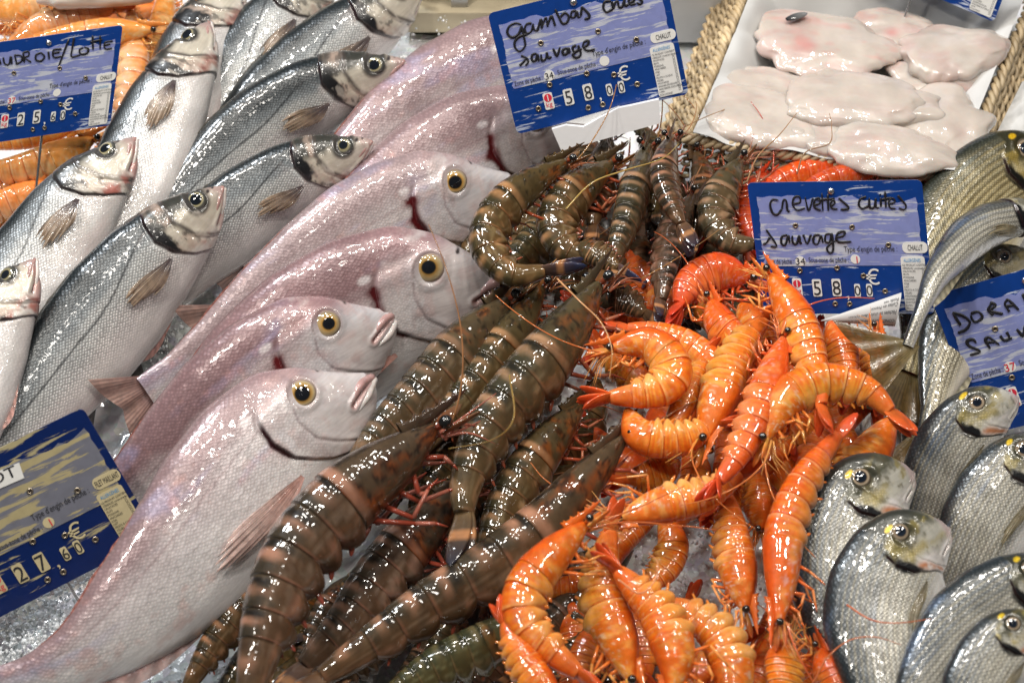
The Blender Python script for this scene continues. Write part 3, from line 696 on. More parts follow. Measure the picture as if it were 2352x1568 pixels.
def fish(kind, label, group, pts, z, tau=20, dsc=1.0, lsc=1.0, dors=1, blood=.3, v=1.0, k=0, name=None, pect=True, pcol=None, eye=True, fins=True, tailang=0, gape=.004, gold=0.0):
    S = SP[kind]; B = Body(pts, z, dors, R(tau), lift={'bass': .038, 'gilt': .012, 'bream': 0}[kind]); B.setprof(S['prof'], dsc, lsc); B.smoothprof(); B.pw = 0.88
    root = thing(name, label, 'fish', group, B.C[len(B.C) // 2] - np.array([0, 0, .02]))
    sx = np.r_[np.linspace(0, .02, 10, endpoint=False), np.linspace(.02, .34, 130, endpoint=False), np.linspace(.34, 1, 130)]
    th = np.r_[np.linspace(-math.pi / 2, -.25, 9, endpoint=False), np.linspace(-.25, math.pi + .25, 112), np.linspace(math.pi + .25, 1.5 * math.pi, 10)[1:]]
    X, TH = np.meshgrid(sx, th, indexing='ij')
    rd, rv, rl = B.rads(X); ct = np.cos(TH); sn = np.sin(TH); r = np.where(ct > 0, rd, rv)
    y = r * ct; D, Lx, C = B.I(B.D, X), B.I(B.Lx, X), B.I(B.C, X)
    lat = np.sign(sn) * np.abs(sn) ** B.pw
    N = nrm(D * (ct / np.maximum(r, .012))[..., None] + Lx * (sn / np.maximum(rl, .012))[..., None])
    P = C + B.L * (D * y[..., None] + Lx * (rl * lat)[..., None])
    P = P + N * (B.L * fish_relief(kind, X, y, k) * sm(X, 0.0, .02) * (1 - sm(X, .9, 1)))[..., None]
    c, a = fish_paint(kind, X, y, ct, k, blood, v, gold)
    if gold: c = c * (1 - gold * np.array([.0, .12, .42])) 
    uv = np.stack([X * B.L, y * B.L * 1.15 + np.where(sn < 0, .5, 0)], -1)
    mesh('body', P.reshape(-1, 3), gridF(len(sx), len(th)), M[S['mat']], root, np.concatenate([c, a[..., None]], -1).reshape(-1, 4), uv.reshape(-1, 2))
    if eye:
        ex, ey, er = S['eye']; q, n_ = B.surf(ex, ey * dsc, 0.0); X_ = nrm(-B.I(B.T, ex)); X_ = nrm(X_ - n_ * np.dot(X_, n_))
        cs, rg = FISH_EYE[kind]; Vd, Fd, Cd = dome(q - n_ * B.L * .0045, n_, X_, er * B.L, er * B.L * .36, [np.array(a_) * (1 + .18 * math.sin(k * 2.7 + i_)) for i_, a_ in enumerate(cs)], [g_ * (1 + .10 * math.sin(k * 1.9) * (g_ < .7)) for g_ in rg], 28, .93, (.16 * math.sin(k * 4.1), .14 * math.cos(k * 2.3)))
        mesh('eye', Vd, Fd, M['eye'], root, Cd)
    up_, lo_, cu_, cl_ = {'bream': (((.001, .019), (.040, .011), (.090, -.010)), ((.000, -.004), (.036, -.014), (.078, -.030)), (.44, .27, .26), (.70, .64, .62)),
                          'bass': (((.001, .007), (.032, -.010), (.078, -.036)), ((.000, -.006), (.030, -.026), (.068, -.050)), (.40, .24, .22), (.66, .60, .57)),
                          'gilt': (((.001, .012), (.030, -.006), (.062, -.030)), ((.000, -.008), (.028, -.024), (.056, -.046)), (.42, .33, .31), (.66, .58, .54))}[kind]
    for nm, pts_, cl in (('upper_lip', up_, cu_), ('lower_lip', lo_, cl_)):
        Q, N_ = B.surf([a_[0] for a_ in pts_], [a_[1] * dsc - (gape if nm[0] == 'l' else 0) * (1 - a_[0] / .095) for a_ in pts_], -.0012)
        tb = tube(Q, [r_ * B.L for r_ in ((.010, .0105, .004) if kind == 'bream' else (.006, .0065, .003))], 10, 16, cl); mesh(nm, tb[0], tb[1], M['lip'], root, tb[2])
    if pect:
        x0, y0, ln, wd, an = S['pec']; n, m = 16, 30
        aa, bb = np.meshgrid(np.linspace(0, 1, n), np.linspace(-1, 1, m), indexing='ij')
        w = wd * (.20 + .95 * np.sin(np.clip(aa, 0, 1) * math.pi * .58) ** 1.3) * .5; le = ln * (1 - .38 * np.abs(bb) ** 1.6 * (bb < 0) - .2 * np.abs(bb) * (bb > 0) + .13 * vn(bb * 9, bb * 0 + k, 3))
        xx = x0 + aa * le * math.cos(an) + bb * w * .25; yy = y0 * dsc + aa * le * math.sin(an) + bb * w
        ang = .5 + .5 * np.sin(bb * 11 * math.pi)
        Q, _ = B.surf(xx, yy, .0032 + B.L * (.004 + .012 * np.sin(math.pi * aa) ** .8) + .0007 * ang * aa)
        c0, c1 = pcol or {'bream': ((.60, .32, .27), (.70, .50, .45)), 'bass': ((.07, .05, .055), (.42, .31, .22)), 'gilt': ((.12, .10, .06), (.32, .27, .17))}[kind]
        fin_sheet(Q, c0, c1, k, 'pectoral_fin', root)
    if fins:
        n, m = 6, 60
        s0, s1, hh = {'bream': (.50, .88, .009), 'bass': (.36, .62, .010), 'gilt': (.34, .86, .006)}[kind]
        q = np.linspace(s0, s1, m); ja = .5 + .5 * vn(q * 60, q * 0 + k, 4); prof = np.sin(np.clip((q - s0) / (s1 - s0), 0, 1) * math.pi * .9 + .2) ** .6 * hh * (.6 + .4 * ja)
        rd, _, rl = B.rads(q); base = B.I(B.C, q) + B.I(B.D, q) * (rd * B.L * .97)[:, None]
        up = nrm(B.I(B.D, q) + B.I(B.T, q) * .9 - B.I(B.Lx, q) * .12)
        Q = base[None] + up[None] * (np.linspace(0, 1, n)[:, None] * prof[None] * B.L)[..., None]
        c0, c1 = {'bream': ((.32, .12, .11), (.48, .20, .16)), 'bass': ((.05, .05, .05), (.16, .15, .13)), 'gilt': ((.06, .06, .05), (.16, .14, .10))}[kind]
        fin_sheet(Q, c0, c1, k, 'dorsal_fin', root, 22)
        q = np.linspace(*((.30, .44) if kind == 'bass' else (.62, .84)), 30); rv = B.rads(q)[1]; e = np.linspace(0, 1, 30)
        base = B.I(B.C, q) - B.I(B.D, q) * (rv * B.L * .93)[:, None] + B.I(B.Lx, q) * (B.L * .012)
        dn = nrm(-B.I(B.D, q) + B.I(B.T, q) * 1.6 + B.I(B.Lx, q) * .12); pr = np.sin(e * math.pi * .8 + .35) * .038
        Q = base[None] + dn[None] * (np.linspace(0, 1, n)[:, None] * pr[None] * B.L)[..., None]
        c0, c1 = {'bream': ((.50, .30, .28), (.55, .40, .38)), 'bass': ((.42, .13, .11), (.50, .26, .22)), 'gilt': ((.3, .28, .2), (.4, .36, .25))}[kind]
        fin_sheet(Q, c0, c1, k, 'pelvic_fin' if kind == 'bass' else 'anal_fin', root, 6)
        n, m = 14, 40; an = np.linspace(-1, 1, m); aa = np.linspace(0, 1, n)
        le = B.L * (.12 if kind == 'bream' else .22) * (.62 + .38 * np.abs(an) ** 1.2); T, D, Lx, C = B.T[-1], B.D[-1], B.Lx[-1], B.C[-1]
        A = an * R(33) + R(tailang)
        dirs = T[None] * np.cos(A)[:, None] + D[None] * np.sin(A)[:, None]
        Q = C - T * B.L * .015 + D * (an * .036 * B.L)[None, :, None] + dirs[None] * (aa[:, None] * le[None])[..., None] + Lx * (B.L * .004 * np.sin(an * 9))[None, :, None] * aa[:, None, None]
        c0, c1 = {'bream': ((.40, .24, .22), (.42, .27, .23)), 'bass': ((.12, .12, .12), (.10, .10, .10)), 'gilt': ((.22, .17, .075), (.17, .105, .035))}[kind]
        fin_sheet(Q, c0, c1, k, 'tail_fin', root, 18)
    return B


GB = 'pink sea breams laid overlapping on the ice'
fish('bream', 'pink bream nearest the camera, its whole length shown down to its narrow tail root', GB, [(856, 868), (660, 1010), (540, 1148), (437, 1270), (318, 1385), (215, 1475), (110, 1538), (-40, 1592)], .105, 14, 1.0, blood=.15, v=.9, k=1, name='pink_bream')
fish('bream', 'pink bream with its mouth agape and a long bloody gill slit', GB, [(908, 722, .094), (668, 856, .090), (425, 1060, .062), (245, 1225, .035), (90, 1380, .01)], .088, 20, 1.0, blood=1.0, v=1.15, k=2, name='pink_bream', gape=.016)
fish('bream', 'darkest mauve pink bream with a bluish snout touching the prawns', GB, [(1172, 640, .080), (925, 698, .078), (650, 850, .068), (400, 1060, .035), (180, 1240, .005)], .072, 22, 1.06, blood=.7, v=1.2, k=3, name='pink_bream')
fish('bream', 'pale silvery bream with its snout against the curled blue-tailed prawn', GB, [(1182, 412), (945, 512), (720, 640), (520, 768), (335, 902)], .058, 22, 1.0, blood=.75, v=.75, k=4, name='pink_bream')
fish('bream', 'pink bream with its head behind the gambas price sign and a pale pectoral fin', GB, [(1370, 290), (1120, 360), (880, 500), (700, 620), (520, 740)], .045, 22, 1.0, blood=.8, v=.9, k=5, name='pink_bream', pcol=((.50, .25, .2), (.6, .45, .42)))
fish('bream', 'farthest pink bream, an orange pectoral fin on its flank', GB, [(1400, 100), (1130, 205), (900, 345), (720, 490), (560, 620)], .035, 20, .95, blood=.4, v=.9, k=6, name='pink_bream', pcol=((.75, .26, .13), (.72, .32, .2)))
GS = 'sea bass laid in overlapping rows on the ice'
fish('bass', 'longest sea bass in front, dark scaly back from sign to snout, brown pectoral fin', GS, [(513, 430), (372, 570), (220, 755), (60, 965), (-120, 1200)], .080, 16, 1.05, blood=.5, k=11, name='sea_bass')
fish('bass', 'sea bass cut by the left edge, only its lower face and white belly showing', GS, [(82, 595), (-15, 740), (-110, 950), (-250, 1250), (-340, 1450)], .105, -16, 1.0, blood=.8, k=12, name='sea_bass')
fish('bass', 'sea bass with a blood-red cheek and reddened snout, below the monkfish price sign', GS, [(312, 318), (190, 455), (70, 630), (-80, 840), (-250, 1080)], .085, -14, 1.0, blood=1.0, k=13, name='sea_bass')
fish('bass', 'upright sea bass beside the right edge of the monkfish sign, cheek pale', GS, [(482, 52), (395, 215), (315, 390), (215, 570), (90, 800)], .068, -14, .92, blood=.25, k=14, name='sea_bass')
fish('bass', 'sea bass with its jaw at the top edge, tucked behind the upright pale-cheeked bass', GS, [(555, -55), (465, 90), (410, 270), (340, 460), (240, 690)], .050, -12, .92, blood=.2, k=15, name='sea_bass')
fish('bass', 'pale sea bass at the top edge with a small purple-brown fin, between two other bass', GS, [(770, -85), (650, 50), (550, 210), (450, 390), (330, 600)], .040, 8, .95, blood=.3, k=16, name='sea_bass')
fish('bass', 'sea bass at the top edge with a black gill spot, nearest the white crate', GS, [(975, -45), (820, 75), (680, 195), (530, 340), (350, 560)], .038, 14, .92, blood=.5, k=17, name='sea_bass')
fish('bass', 'darkest sea bass, all slate grey, with its lower jaw jutting open', GS, [(930, 140), (750, 205), (600, 300), (440, 450), (270, 680)], .052, 20, .9, blood=.45, v=1.4, k=18, name='sea_bass')
fish('bass', 'sea bass with a pale gold-ringed eye and its snout against the pink breams', GS, [(856, 325), (700, 392), (545, 495), (390, 630), (200, 850)], .062, 18, .95, blood=.6, k=19, name='sea_bass')
GG = 'gilthead breams heaped at the right of the stall'
fish('gilt', 'farthest gilthead bream at the right edge, gold-striped, beside the second basket paper', GG, [(2440, 345), (2290, 440), (2195, 560), (2130, 700), (2090, 860)], .060, 16, 1.0, k=21, gold=1.0, v=.6, name='gilthead_bream')
fish('gilt', 'slim silvery bream with a bent brown tail hanging over the cooked prawns', GG, [(2440, 490, .11), (2270, 520, .125), (2165, 615, .145), (2115, 715, .145), (2085, 795, .135)], .088, 12, .44, k=22, name='gilthead_bream', v=.3, tailang=50)
fish('gilt', 'gilthead bream looking over the top edge of the dorade price sign', GG, [(2382, 588), (2290, 640), (2210, 740), (2160, 860), (2130, 1000)], .068, 14, .9, k=23, gold=.5, name='gilthead_bream')
fish('gilt', 'gilthead bream with its head hidden by the dorade sign, flank striped gold', GG, [(2360, 720), (2240, 790), (2165, 900), (2125, 1020), (2110, 1160)], .040, 12, .95, k=24, gold=1.0, v=.5, name='gilthead_bream')
fish('gilt', 'gilthead bream with a pink snout poking in front of the dorade price sign', GG, [(2338, 912, .10), (2248, 968, .09), (2170, 1085, .065), (2125, 1240, .03), (2100, 1400, .0)], .085, 14, .95, k=25, name='gilthead_bream', blood=.7)
fish('gilt', 'pale bellied gilthead bream at the right edge, a long pectoral fin lying along it', GG, [(2450, 1000, .10), (2330, 1120, .08), (2250, 1260, .06), (2200, 1400, .03), (2180, 1560, .0)], .088, 10, 1.0, k=26, name='gilthead_bream', v=.3)
fish('gilt', 'gilthead bream with its dark humped back against the cooked prawns', GG, [(2098, 1085), (2012, 1142), (1962, 1265), (1968, 1405), (2020, 1570), (2090, 1740)], .105, 16, 1.18, k=27, name='gilthead_bream', blood=.8)
fish('gilt', 'gilthead bream lying on the humpbacked one, a red antenna across its gill', GG, [(2180, 1213), (2092, 1275), (2042, 1395), (2048, 1535), (2090, 1690), (2150, 1840)], .128, 16, 1.2, k=28, name='gilthead_bream')
fish('gilt', 'blue-backed gilthead bream lying aslant in the lower right corner', GG, [(2462, 1303), (2360, 1362), (2215, 1470), (2110, 1610), (2050, 1770)], .145, 16, .98, k=29, name='gilthead_bream', blood=.5)
fish('gilt', 'lowest gilthead bream in the right corner with a big dark eye and black gill patch', GG, [(2412, 1425), (2322, 1482), (2252, 1600), (2220, 1750), (2230, 1900)], .165, 16, .98, k=30, name='gilthead_bream', blood=.6)
# ------------------------------------------------------------------ prawns
SEG = [.36, .475, .585, .69, .785, .865, 1.0]
PAL = {
 'tiger': dict(base=(.072, .052, .027), side=(.105, .058, .026), dark=(.014, .012, .009), light=(.46, .235, .13), cara=(.080, .054, .027), cara2=(.21, .060, .015), tail=(.16, .09, .04), tip=(.02, .02, .035), leg=(.34, .065, .03), leg2=(.42, .14, .08), ant=(.36, .17, .06), eye=(.01, .01, .01)),
 'cooked': dict(base=(.79, .205, .012), side=(.83, .35, .045), dark=(.68, .085, .008), light=(.84, .44, .15), cara=(.74, .165, .014), cara2=(.84, .42, .09), tail=(.70, .135, .022), tip=(.64, .085, .02), leg=(.78, .20, .035), leg2=(.84, .36, .10), ant=(.70, .19, .05), eye=(.02, .016, .012)),
 'langoustine': dict(base=(.80, .30, .07), side=(.78, .45, .22), dark=(.76, .22, .04), light=(.82, .50, .28), cara=(.80, .30, .07), cara2=(.80, .46, .22), tail=(.76, .22, .05), tip=(.70, .16, .04), leg=(.80, .27, .05), leg2=(.80, .40, .15), ant=(.70, .26, .07), eye=(.02, .016, .012)),
}


def prawn(kind, label, group, pts, r, z, dors=1, roll=22, k=0, legs=6, ant=1, red=0.0, head=True, name=None, fan=True, green=0.0, band=1.0, tailc=None, legside=1, cat='prawn', rost=1.0, swim=True):
    B = Body(pts, z, dors, R(roll), 120); P_ = PAL[kind]; L = B.L; rg = random.Random(k * 31 + 5)
    rm = r * (.92 if kind == 'tiger' else .87) * mpp(B.C[len(B.C) // 2]); root = thing(name or {'tiger': 'tiger_prawn', 'cooked': 'cooked_prawn', 'langoustine': 'langoustine'}[kind], label, cat, group, B.C[60] - np.array([0, 0, rm * .8]))
    if kind != 'tiger': red = red + rg.uniform(-.12, .22)
    hue = np.array([1, 1 + rg.uniform(-.06, .16), 1 + rg.uniform(-.2, .3)]) * rg.uniform(.86, 1.06)
    m = M['tiger'] if kind == 'tiger' else M['cooked']
    tw = lambda c: np.clip(np.array(c) * np.array([1 - .1 * green, 1 + .35 * green - .55 * red, 1 + .5 * green - .3 * red]) * (1 - .18 * red) * hue, 0, 1)
    prx = [0, .04, .12, .22, .33, .40, .5, .6, .7, .8, .88, .95, 1.0]; prr = [.22, .38, .62, .86, .98, 1.0, .98, .93, .84, .72, .60, .47, .34]
    th = np.linspace(-math.pi, math.pi, 49)                                   # 0 = back; seam on the belly
    ph = np.abs(th) / math.pi

    def ring(s, f, lobe):
        rr = np.interp(s, prx, prr) * f; C, D, Lx = B.I(B.C, s), B.I(B.D, s), B.I(B.Lx, s)
        ct, sn = np.cos(th), np.sin(th)
        rv = np.where(ct < 0, .92 * lobe, 1.0)
        fl = 1 + .16 * (lobe - .8) * sm(-ct, -.2, .5)
        return C + rm * rr * (D * (ct * rv)[:, None] + Lx * (.80 * fl * np.sign(sn) * np.abs(sn) ** .9)[:, None])
    # carapace
    S = np.linspace(0, .375, 46); V, Cc = [], []
    for s in S:
        x = s / .375; f = 1 + .025 * sm(x, .82, 1.0) - .02 * math.exp(-((x - .62) / .05) ** 2) * 1
        V.append(ring(s, f, 1.05 if x > .15 else .95))
        q = np.full_like(th, s); n = fbm(th * 1.6 + k, q * 22 + k * 3.7, k, 3); n2 = fbm(th * 5 + k, q * 60, k + 2, 3)
        c = mix(np.tile(P_['cara'], (len(th), 1)), np.tile(P_['cara2'], (len(th), 1)), sm(n + .5 * (ph - .4), -.05, .55) * (1 if kind == 'tiger' else .7))
        if kind == 'tiger':
            c = mix(c, np.tile(P_['dark'], (len(th), 1)), (sm(n2 + n * .6, .12, .5) * .8 + (1 - sm(ph, .03, .10)) * .55).clip(0, 1) * (1 - sm(x, .86, .95) * .6)); c = mix(c, np.tile(P_['light'], (len(th), 1)), (sm(x, .87, .93) * (1 - sm(x, .97, 1.0))) * (1 - ph) * .9 * band)
        else:
            c = mix(c, np.tile(P_['dark'], (len(th), 1)), (1 - sm(ph, .05, .35)) * .7 * np.ones_like(th)); c = mix(c, np.tile((.80, .62, .42), (len(th), 1)), sm(n2, .1, .5) * sm(ph, .25, .55) * .65)
        Cc.append(tw(c))
    V.append(np.tile(V[-1].mean(0), (len(th), 1)) * .15 + V[-1] * .85); Cc.append(Cc[-1] * .5)
    V.insert(0, np.tile(V[0].mean(0), (len(th), 1))); Cc.insert(0, Cc[0])
    mesh('carapace', np.vstack(V), gridF(len(V), len(th)), m, root, np.vstack(Cc))
    # abdomen: six overlapping rings
    V, Cc = [], []
    for j in range(6):
        a, b = SEG[j], SEG[j + 1]
        for x in (0, .06, .14, .24, .36, .48, .6, .7, .8, .88, .94, .985, 1.0):
            s = a + (b - a) * x; f = .968 + .030 * sm(x, 0, .35) + (.012 if .7 < x < .99 else 0) - (.018 if x == 1.0 else 0)
            lobe = .74 + .56 * math.sin(math.pi * min(1, x * .9 + .08)) ** .7
            V.append(ring(s, f, lobe if j < 5 else .95))
            n = fbm(th * 1.7 + j, np.full_like(th, s * 24 + k * 1.7), k + j, 3)
            c = mix(np.tile(P_['base'], (len(th), 1)), np.tile(P_['side'], (len(th), 1)), sm(ph + .3 * n, .15, .6))
            if kind == 'tiger':
                bs = .45 + .55 * abs(math.sin(k * 3.3 + j * 2.1)); xn = x + .16 * n
                up = 1 - sm(ph + .20 * n, .17, .44)
                c = mix(c, np.tile(P_['dark'], (len(th), 1)), (sm(xn, .0, .14) * (1 - sm(xn, .20, .40)) * up * .95).clip(0, 1))
                c = mix(c, np.tile(P_['light'], (len(th), 1)), (sm(xn, .30, .40) * (1 - sm(xn, .50, .70)) * up * bs * band * (.7 + .5 * n)).clip(0, 1))
                c = mix(c, np.tile((.030, .026, .016), (len(th), 1)), sm(xn, .62, .78) * up * .65)
                c = mix(c, np.tile((.24, .17, .10), (len(th), 1)), sm(fbm(th * 9, np.full_like(th, s * 18 + k), k + 4, 3), .08, .4) * (1 - up) * .55); c = mix(c, np.tile((.40, .17, .09), (len(th), 1)), sm(x, .90, .96) * (1 - up) * .35)
                c = mix(c, np.tile(P_['light'], (len(th), 1)), sm(ph, .50, .58) * (1 - sm(ph, .66, .8)) * sm(n, .05, .35) * .45)
            else:
                st = .5 + .5 * np.sin(s * 330 + 2.2 * fbm(th * 2, np.full_like(th, s * 40), k, 2))
                c = mix(c, np.tile(P_['dark'], (len(th), 1)), (st * (1 - sm(ph, .35, .8)) * .7).clip(0, 1))
                c = mix(c, np.tile(P_['light'], (len(th), 1)), sm(x, .84, .91) * (1 - sm(x, .95, .98)) * .7 * np.ones_like(th)); c = mix(c, np.tile((.55, .05, .01), (len(th), 1)), (1 - sm(x, .02, .10)) * (1 - sm(ph, .5, .9)) * .7); c = mix(c, np.tile((.84, .60, .40), (len(th), 1)), sm(fbm(th * 3 + j, np.full_like(th, s * 50), k + 3, 3), .15, .5) * .28)
                c = mix(c, np.tile((.85, .46, .16), (len(th), 1)), sm(ph + .2 * n, .55, .8) * .55)
                c = mix(c, np.tile(P_['tail'], (len(th), 1)), sm(s, .74, .96) * .8 * np.ones_like(th))
            if kind == 'tiger' and j == 5: c = mix(c, np.tile(P_['tail'], (len(th), 1)), np.full_like(th, .35))
            Cc.append(tw(c))
    V.append(np.tile(V[-1].mean(0), (len(th), 1))); Cc.append(Cc[-1])
    mesh('abdomen', np.vstack(V), gridF(len(V), len(th)), m, root, np.vstack(Cc))
    T0, D0, X0, C0 = B.T[0], B.D[0], B.Lx[0], B.C[0]
    T1, D1, X1, C1 = B.T[-1], B.D[-1], B.Lx[-1], B.C[-1]
    if fan:
        parts = []; ln = rm * (2.1 if kind == 'tiger' else 1.75)
        for a_, l_, w_, h_ in ((0, .9, .30, .10), (20, 1.08, .36, .02), (-20, 1.08, .36, .02), (40, 1.0, .34, -.06), (-40, 1.0, .34, -.06)):
            a_ = R(a_ * rg.uniform(.25, .75)); dr = T1 * math.cos(a_) + X1 * math.sin(a_) * .7 + D1 * (math.sin(a_) * .65 + rg.uniform(-.06, .06))
            p0 = C1 - T1 * rm * .25 + D1 * rm * h_ + X1 * math.sin(a_) * rm * .35
            c0, c1 = tailc or (P_['tail'], P_['tip'])
            pb = blade(p0, p0 + nrm(dr) * ln * l_, np.cross(dr, D1 * .7 + X1 * .5), rm * w_, rm * .06, n=14, bend=D1 * rm * rg.uniform(-.3, .3), col0=tw(c0), col1=tw(c1))
            if kind == 'tiger':
                q = np.repeat(np.linspace(0, 1, 14), 10); pb[2][(q > .42) & (q < .60)] = (.42, .20, .09)
            parts.append(pb)
        Vv, Ff, Cv = merge(parts); mesh('tail_fan', Vv, Ff, m, root, Cv)
    if swim:
        for j in range(5):
            s = (SEG[j] + SEG[j + 1]) / 2 + .01; rr = np.interp(s, prx, prr) * rm
            for sd in (1, -1):
                p0 = B.I(B.C, s) - B.I(B.D, s) * rr * .86 + B.I(B.Lx, s) * rr * .35 * sd; d = nrm(-B.I(B.D, s) + B.I(B.T, s) * rg.uniform(.6, 1.6) + B.I(B.Lx, s) * sd * .3)
                pb = blade(p0, p0 + d * rr * rg.uniform(.35, .6), B.I(B.T, s), rr * .085, rr * .035, n=7, col0=tw(P_['side'] if kind != 'tiger' else (.12, .05, .03)), col1=tw(P_['leg'] if kind != 'tiger' else (.30, .06, .03)))
                mesh('swimmeret', pb[0], pb[1], m, root, pb[2])
    if head:
        # rostrum: a toothed spike
        n = 26; q = np.linspace(0, 1, n); base = .30 * rm * (1 - q) ** .8 + .012 * rm
        C = B.I(B.C, .10 * (1 - q)) + B.I(B.D, .10 * (1 - q)) * (rm * np.interp(.10 * (1 - q), prx, prr))[:, None] * (1 - .25 * q)[:, None] - T0 * (np.clip(q - .22, 0, 1) * rm * 1.75 * rost)[:, None] + D0 * (rm * .22 * q * q)[:, None]
        tooth = .12 * rm * (np.arange(n) % 4 == 1) * (q > .15) * (q < .92)
        a = np.linspace(0, 2 * math.pi, 8, endpoint=False)
        V = C[:, None] + D0 * ((base[:, None] * np.cos(a)[None]) + tooth[:, None] * (np.cos(a) > .9)[None])[..., None] + X0 * (base[:, None] * .30 * np.sin(a)[None])[..., None]
        cr = mix(np.tile(P_['cara'], (n, 1)), np.tile((.05, .03, .02) if kind == 'tiger' else P_['tail'], (n, 1)), q)
        mesh('rostrum', V.reshape(-1, 3), gridF(n, 8, True), m, root, np.repeat(tw(cr), 8, 0))
        for sd in (1, -1):
            ec = C0 - T0 * rm * .18 + D0 * rm * .22 + X0 * rm * .50 * sd; er = rm * .20
            u_, v_ = np.meshgrid(np.linspace(0, math.pi, 12), np.linspace(0, 2 * math.pi, 17), indexing='ij')
            Vs = ec + er * (T0 * np.cos(u_)[..., None] + D0 * (np.sin(u_) * np.cos(v_))[..., None] + X0 * (np.sin(u_) * np.sin(v_))[..., None])
            tb = tube([C0 + D0 * rm * .1 + X0 * rm * .22 * sd, ec], [rm * .10, rm * .11], 7, 5, tw(P_['leg'])); sk_ = mesh('eye_stalk', tb[0], tb[1], m, root, tb[2])
            e_ = mesh('eye', Vs.reshape(-1, 3), gridF(12, 17), M['black'], sk_, np.tile(P_['eye'], (12 * 17, 1)))
            # antennal scale and whisker
            p0 = C0 - D0 * rm * .10 + X0 * rm * .3 * sd
            pb = blade(p0, p0 - T0 * rm * 1.25 + X0 * rm * .25 * sd - D0 * rm * .05, D0 * .6 + X0 * .6 * sd, rm * .17, rm * .05, n=9, col0=tw(P_['cara2']), col1=tw(P_['tail'])); mesh('antennal_scale', pb[0], pb[1], m, root, pb[2])
            for _ in range(3 if kind == 'tiger' else 4):
                p0 = C0 - D0 * rm * rg.uniform(.2, .4) + X0 * rm * rg.uniform(.1, .3) * sd; w = nrm(-T0 + D0 * rg.uniform(-.7, .3) + X0 * rg.uniform(-.2, .5))
                tb = tube([p0, p0 + w * rm * .7, p0 + nrm(w + D0 * rg.uniform(-.8, .2)) * rm * rg.uniform(1.2, 2.0)], [rm * .05, rm * .035, rm * .010], 5, 8, tw(P_['leg2'])); mesh('feeler', tb[0], tb[1], m, root, tb[2])
        for j in range(ant):
            sd = 1 if j % 2 == 0 else -1; p = C0 - D0 * rm * .25 + X0 * rm * .25 * sd; w = nrm(-T0 + X0 * .35 + D0 * rg.uniform(-.5, .5)); P = [p]
            cu = D0 * rg.uniform(-.55, .55) + X0 * rg.uniform(-.2, .0) + np.array([0, 0, -.12])
            for i in range(6):
                w = nrm(w + cu * .7); p = p + w * rm * rg.uniform(.8, 1.3); P.append(p)
            P = np.array(P); P[:, 2] = np.maximum(P[:, 2], z - .01)
            tb = tube(P, [.0007, .0005, .0003], 5, 40, tw(P_['ant'])); mesh('antenna', tb[0], tb[1], m, root, tb[2])
        for j in range(legs):
            sd = 1 if j % 2 == 0 else -1; s = .08 + .055 * (j // 2) * 1.15; rr = np.interp(s, prx, prr) * rm
            Cs, Ds, Ts, Xs = B.I(B.C, s), B.I(B.D, s), B.I(B.T, s), B.I(B.Lx, s)
            p0 = Cs - Ds * rr * .85 + Xs * rr * .35 * sd; p1 = p0 - Ds * rr * rg.uniform(.45, .8) + Xs * rr * rg.uniform(.05, .7) * sd - Ts * rr * rg.uniform(-.35, .9)
            p2 = p1 - Ts * rr * rg.uniform(.1, 1.2) - Ds * rr * rg.uniform(-.5, .7) + Xs * rr * rg.uniform(-.1, .35); p3 = p2 + (p2 - p1) * .55 + Ds * rr * rg.uniform(-.3, .25)
            parts = [tube([p0, p1], [rm * .085, rm * .07], 7, 4, tw(P_['leg'])), tube([p1, p2], [rm * .072, rm * .055], 7, 4, tw(P_['leg2'])), tube([p2, p3], [rm * .052, rm * .015], 7, 4, tw(P_['leg']))]
            Vv, Ff, Cv = merge(parts); mesh('leg', Vv, Ff, m, root, Cv)
    return root


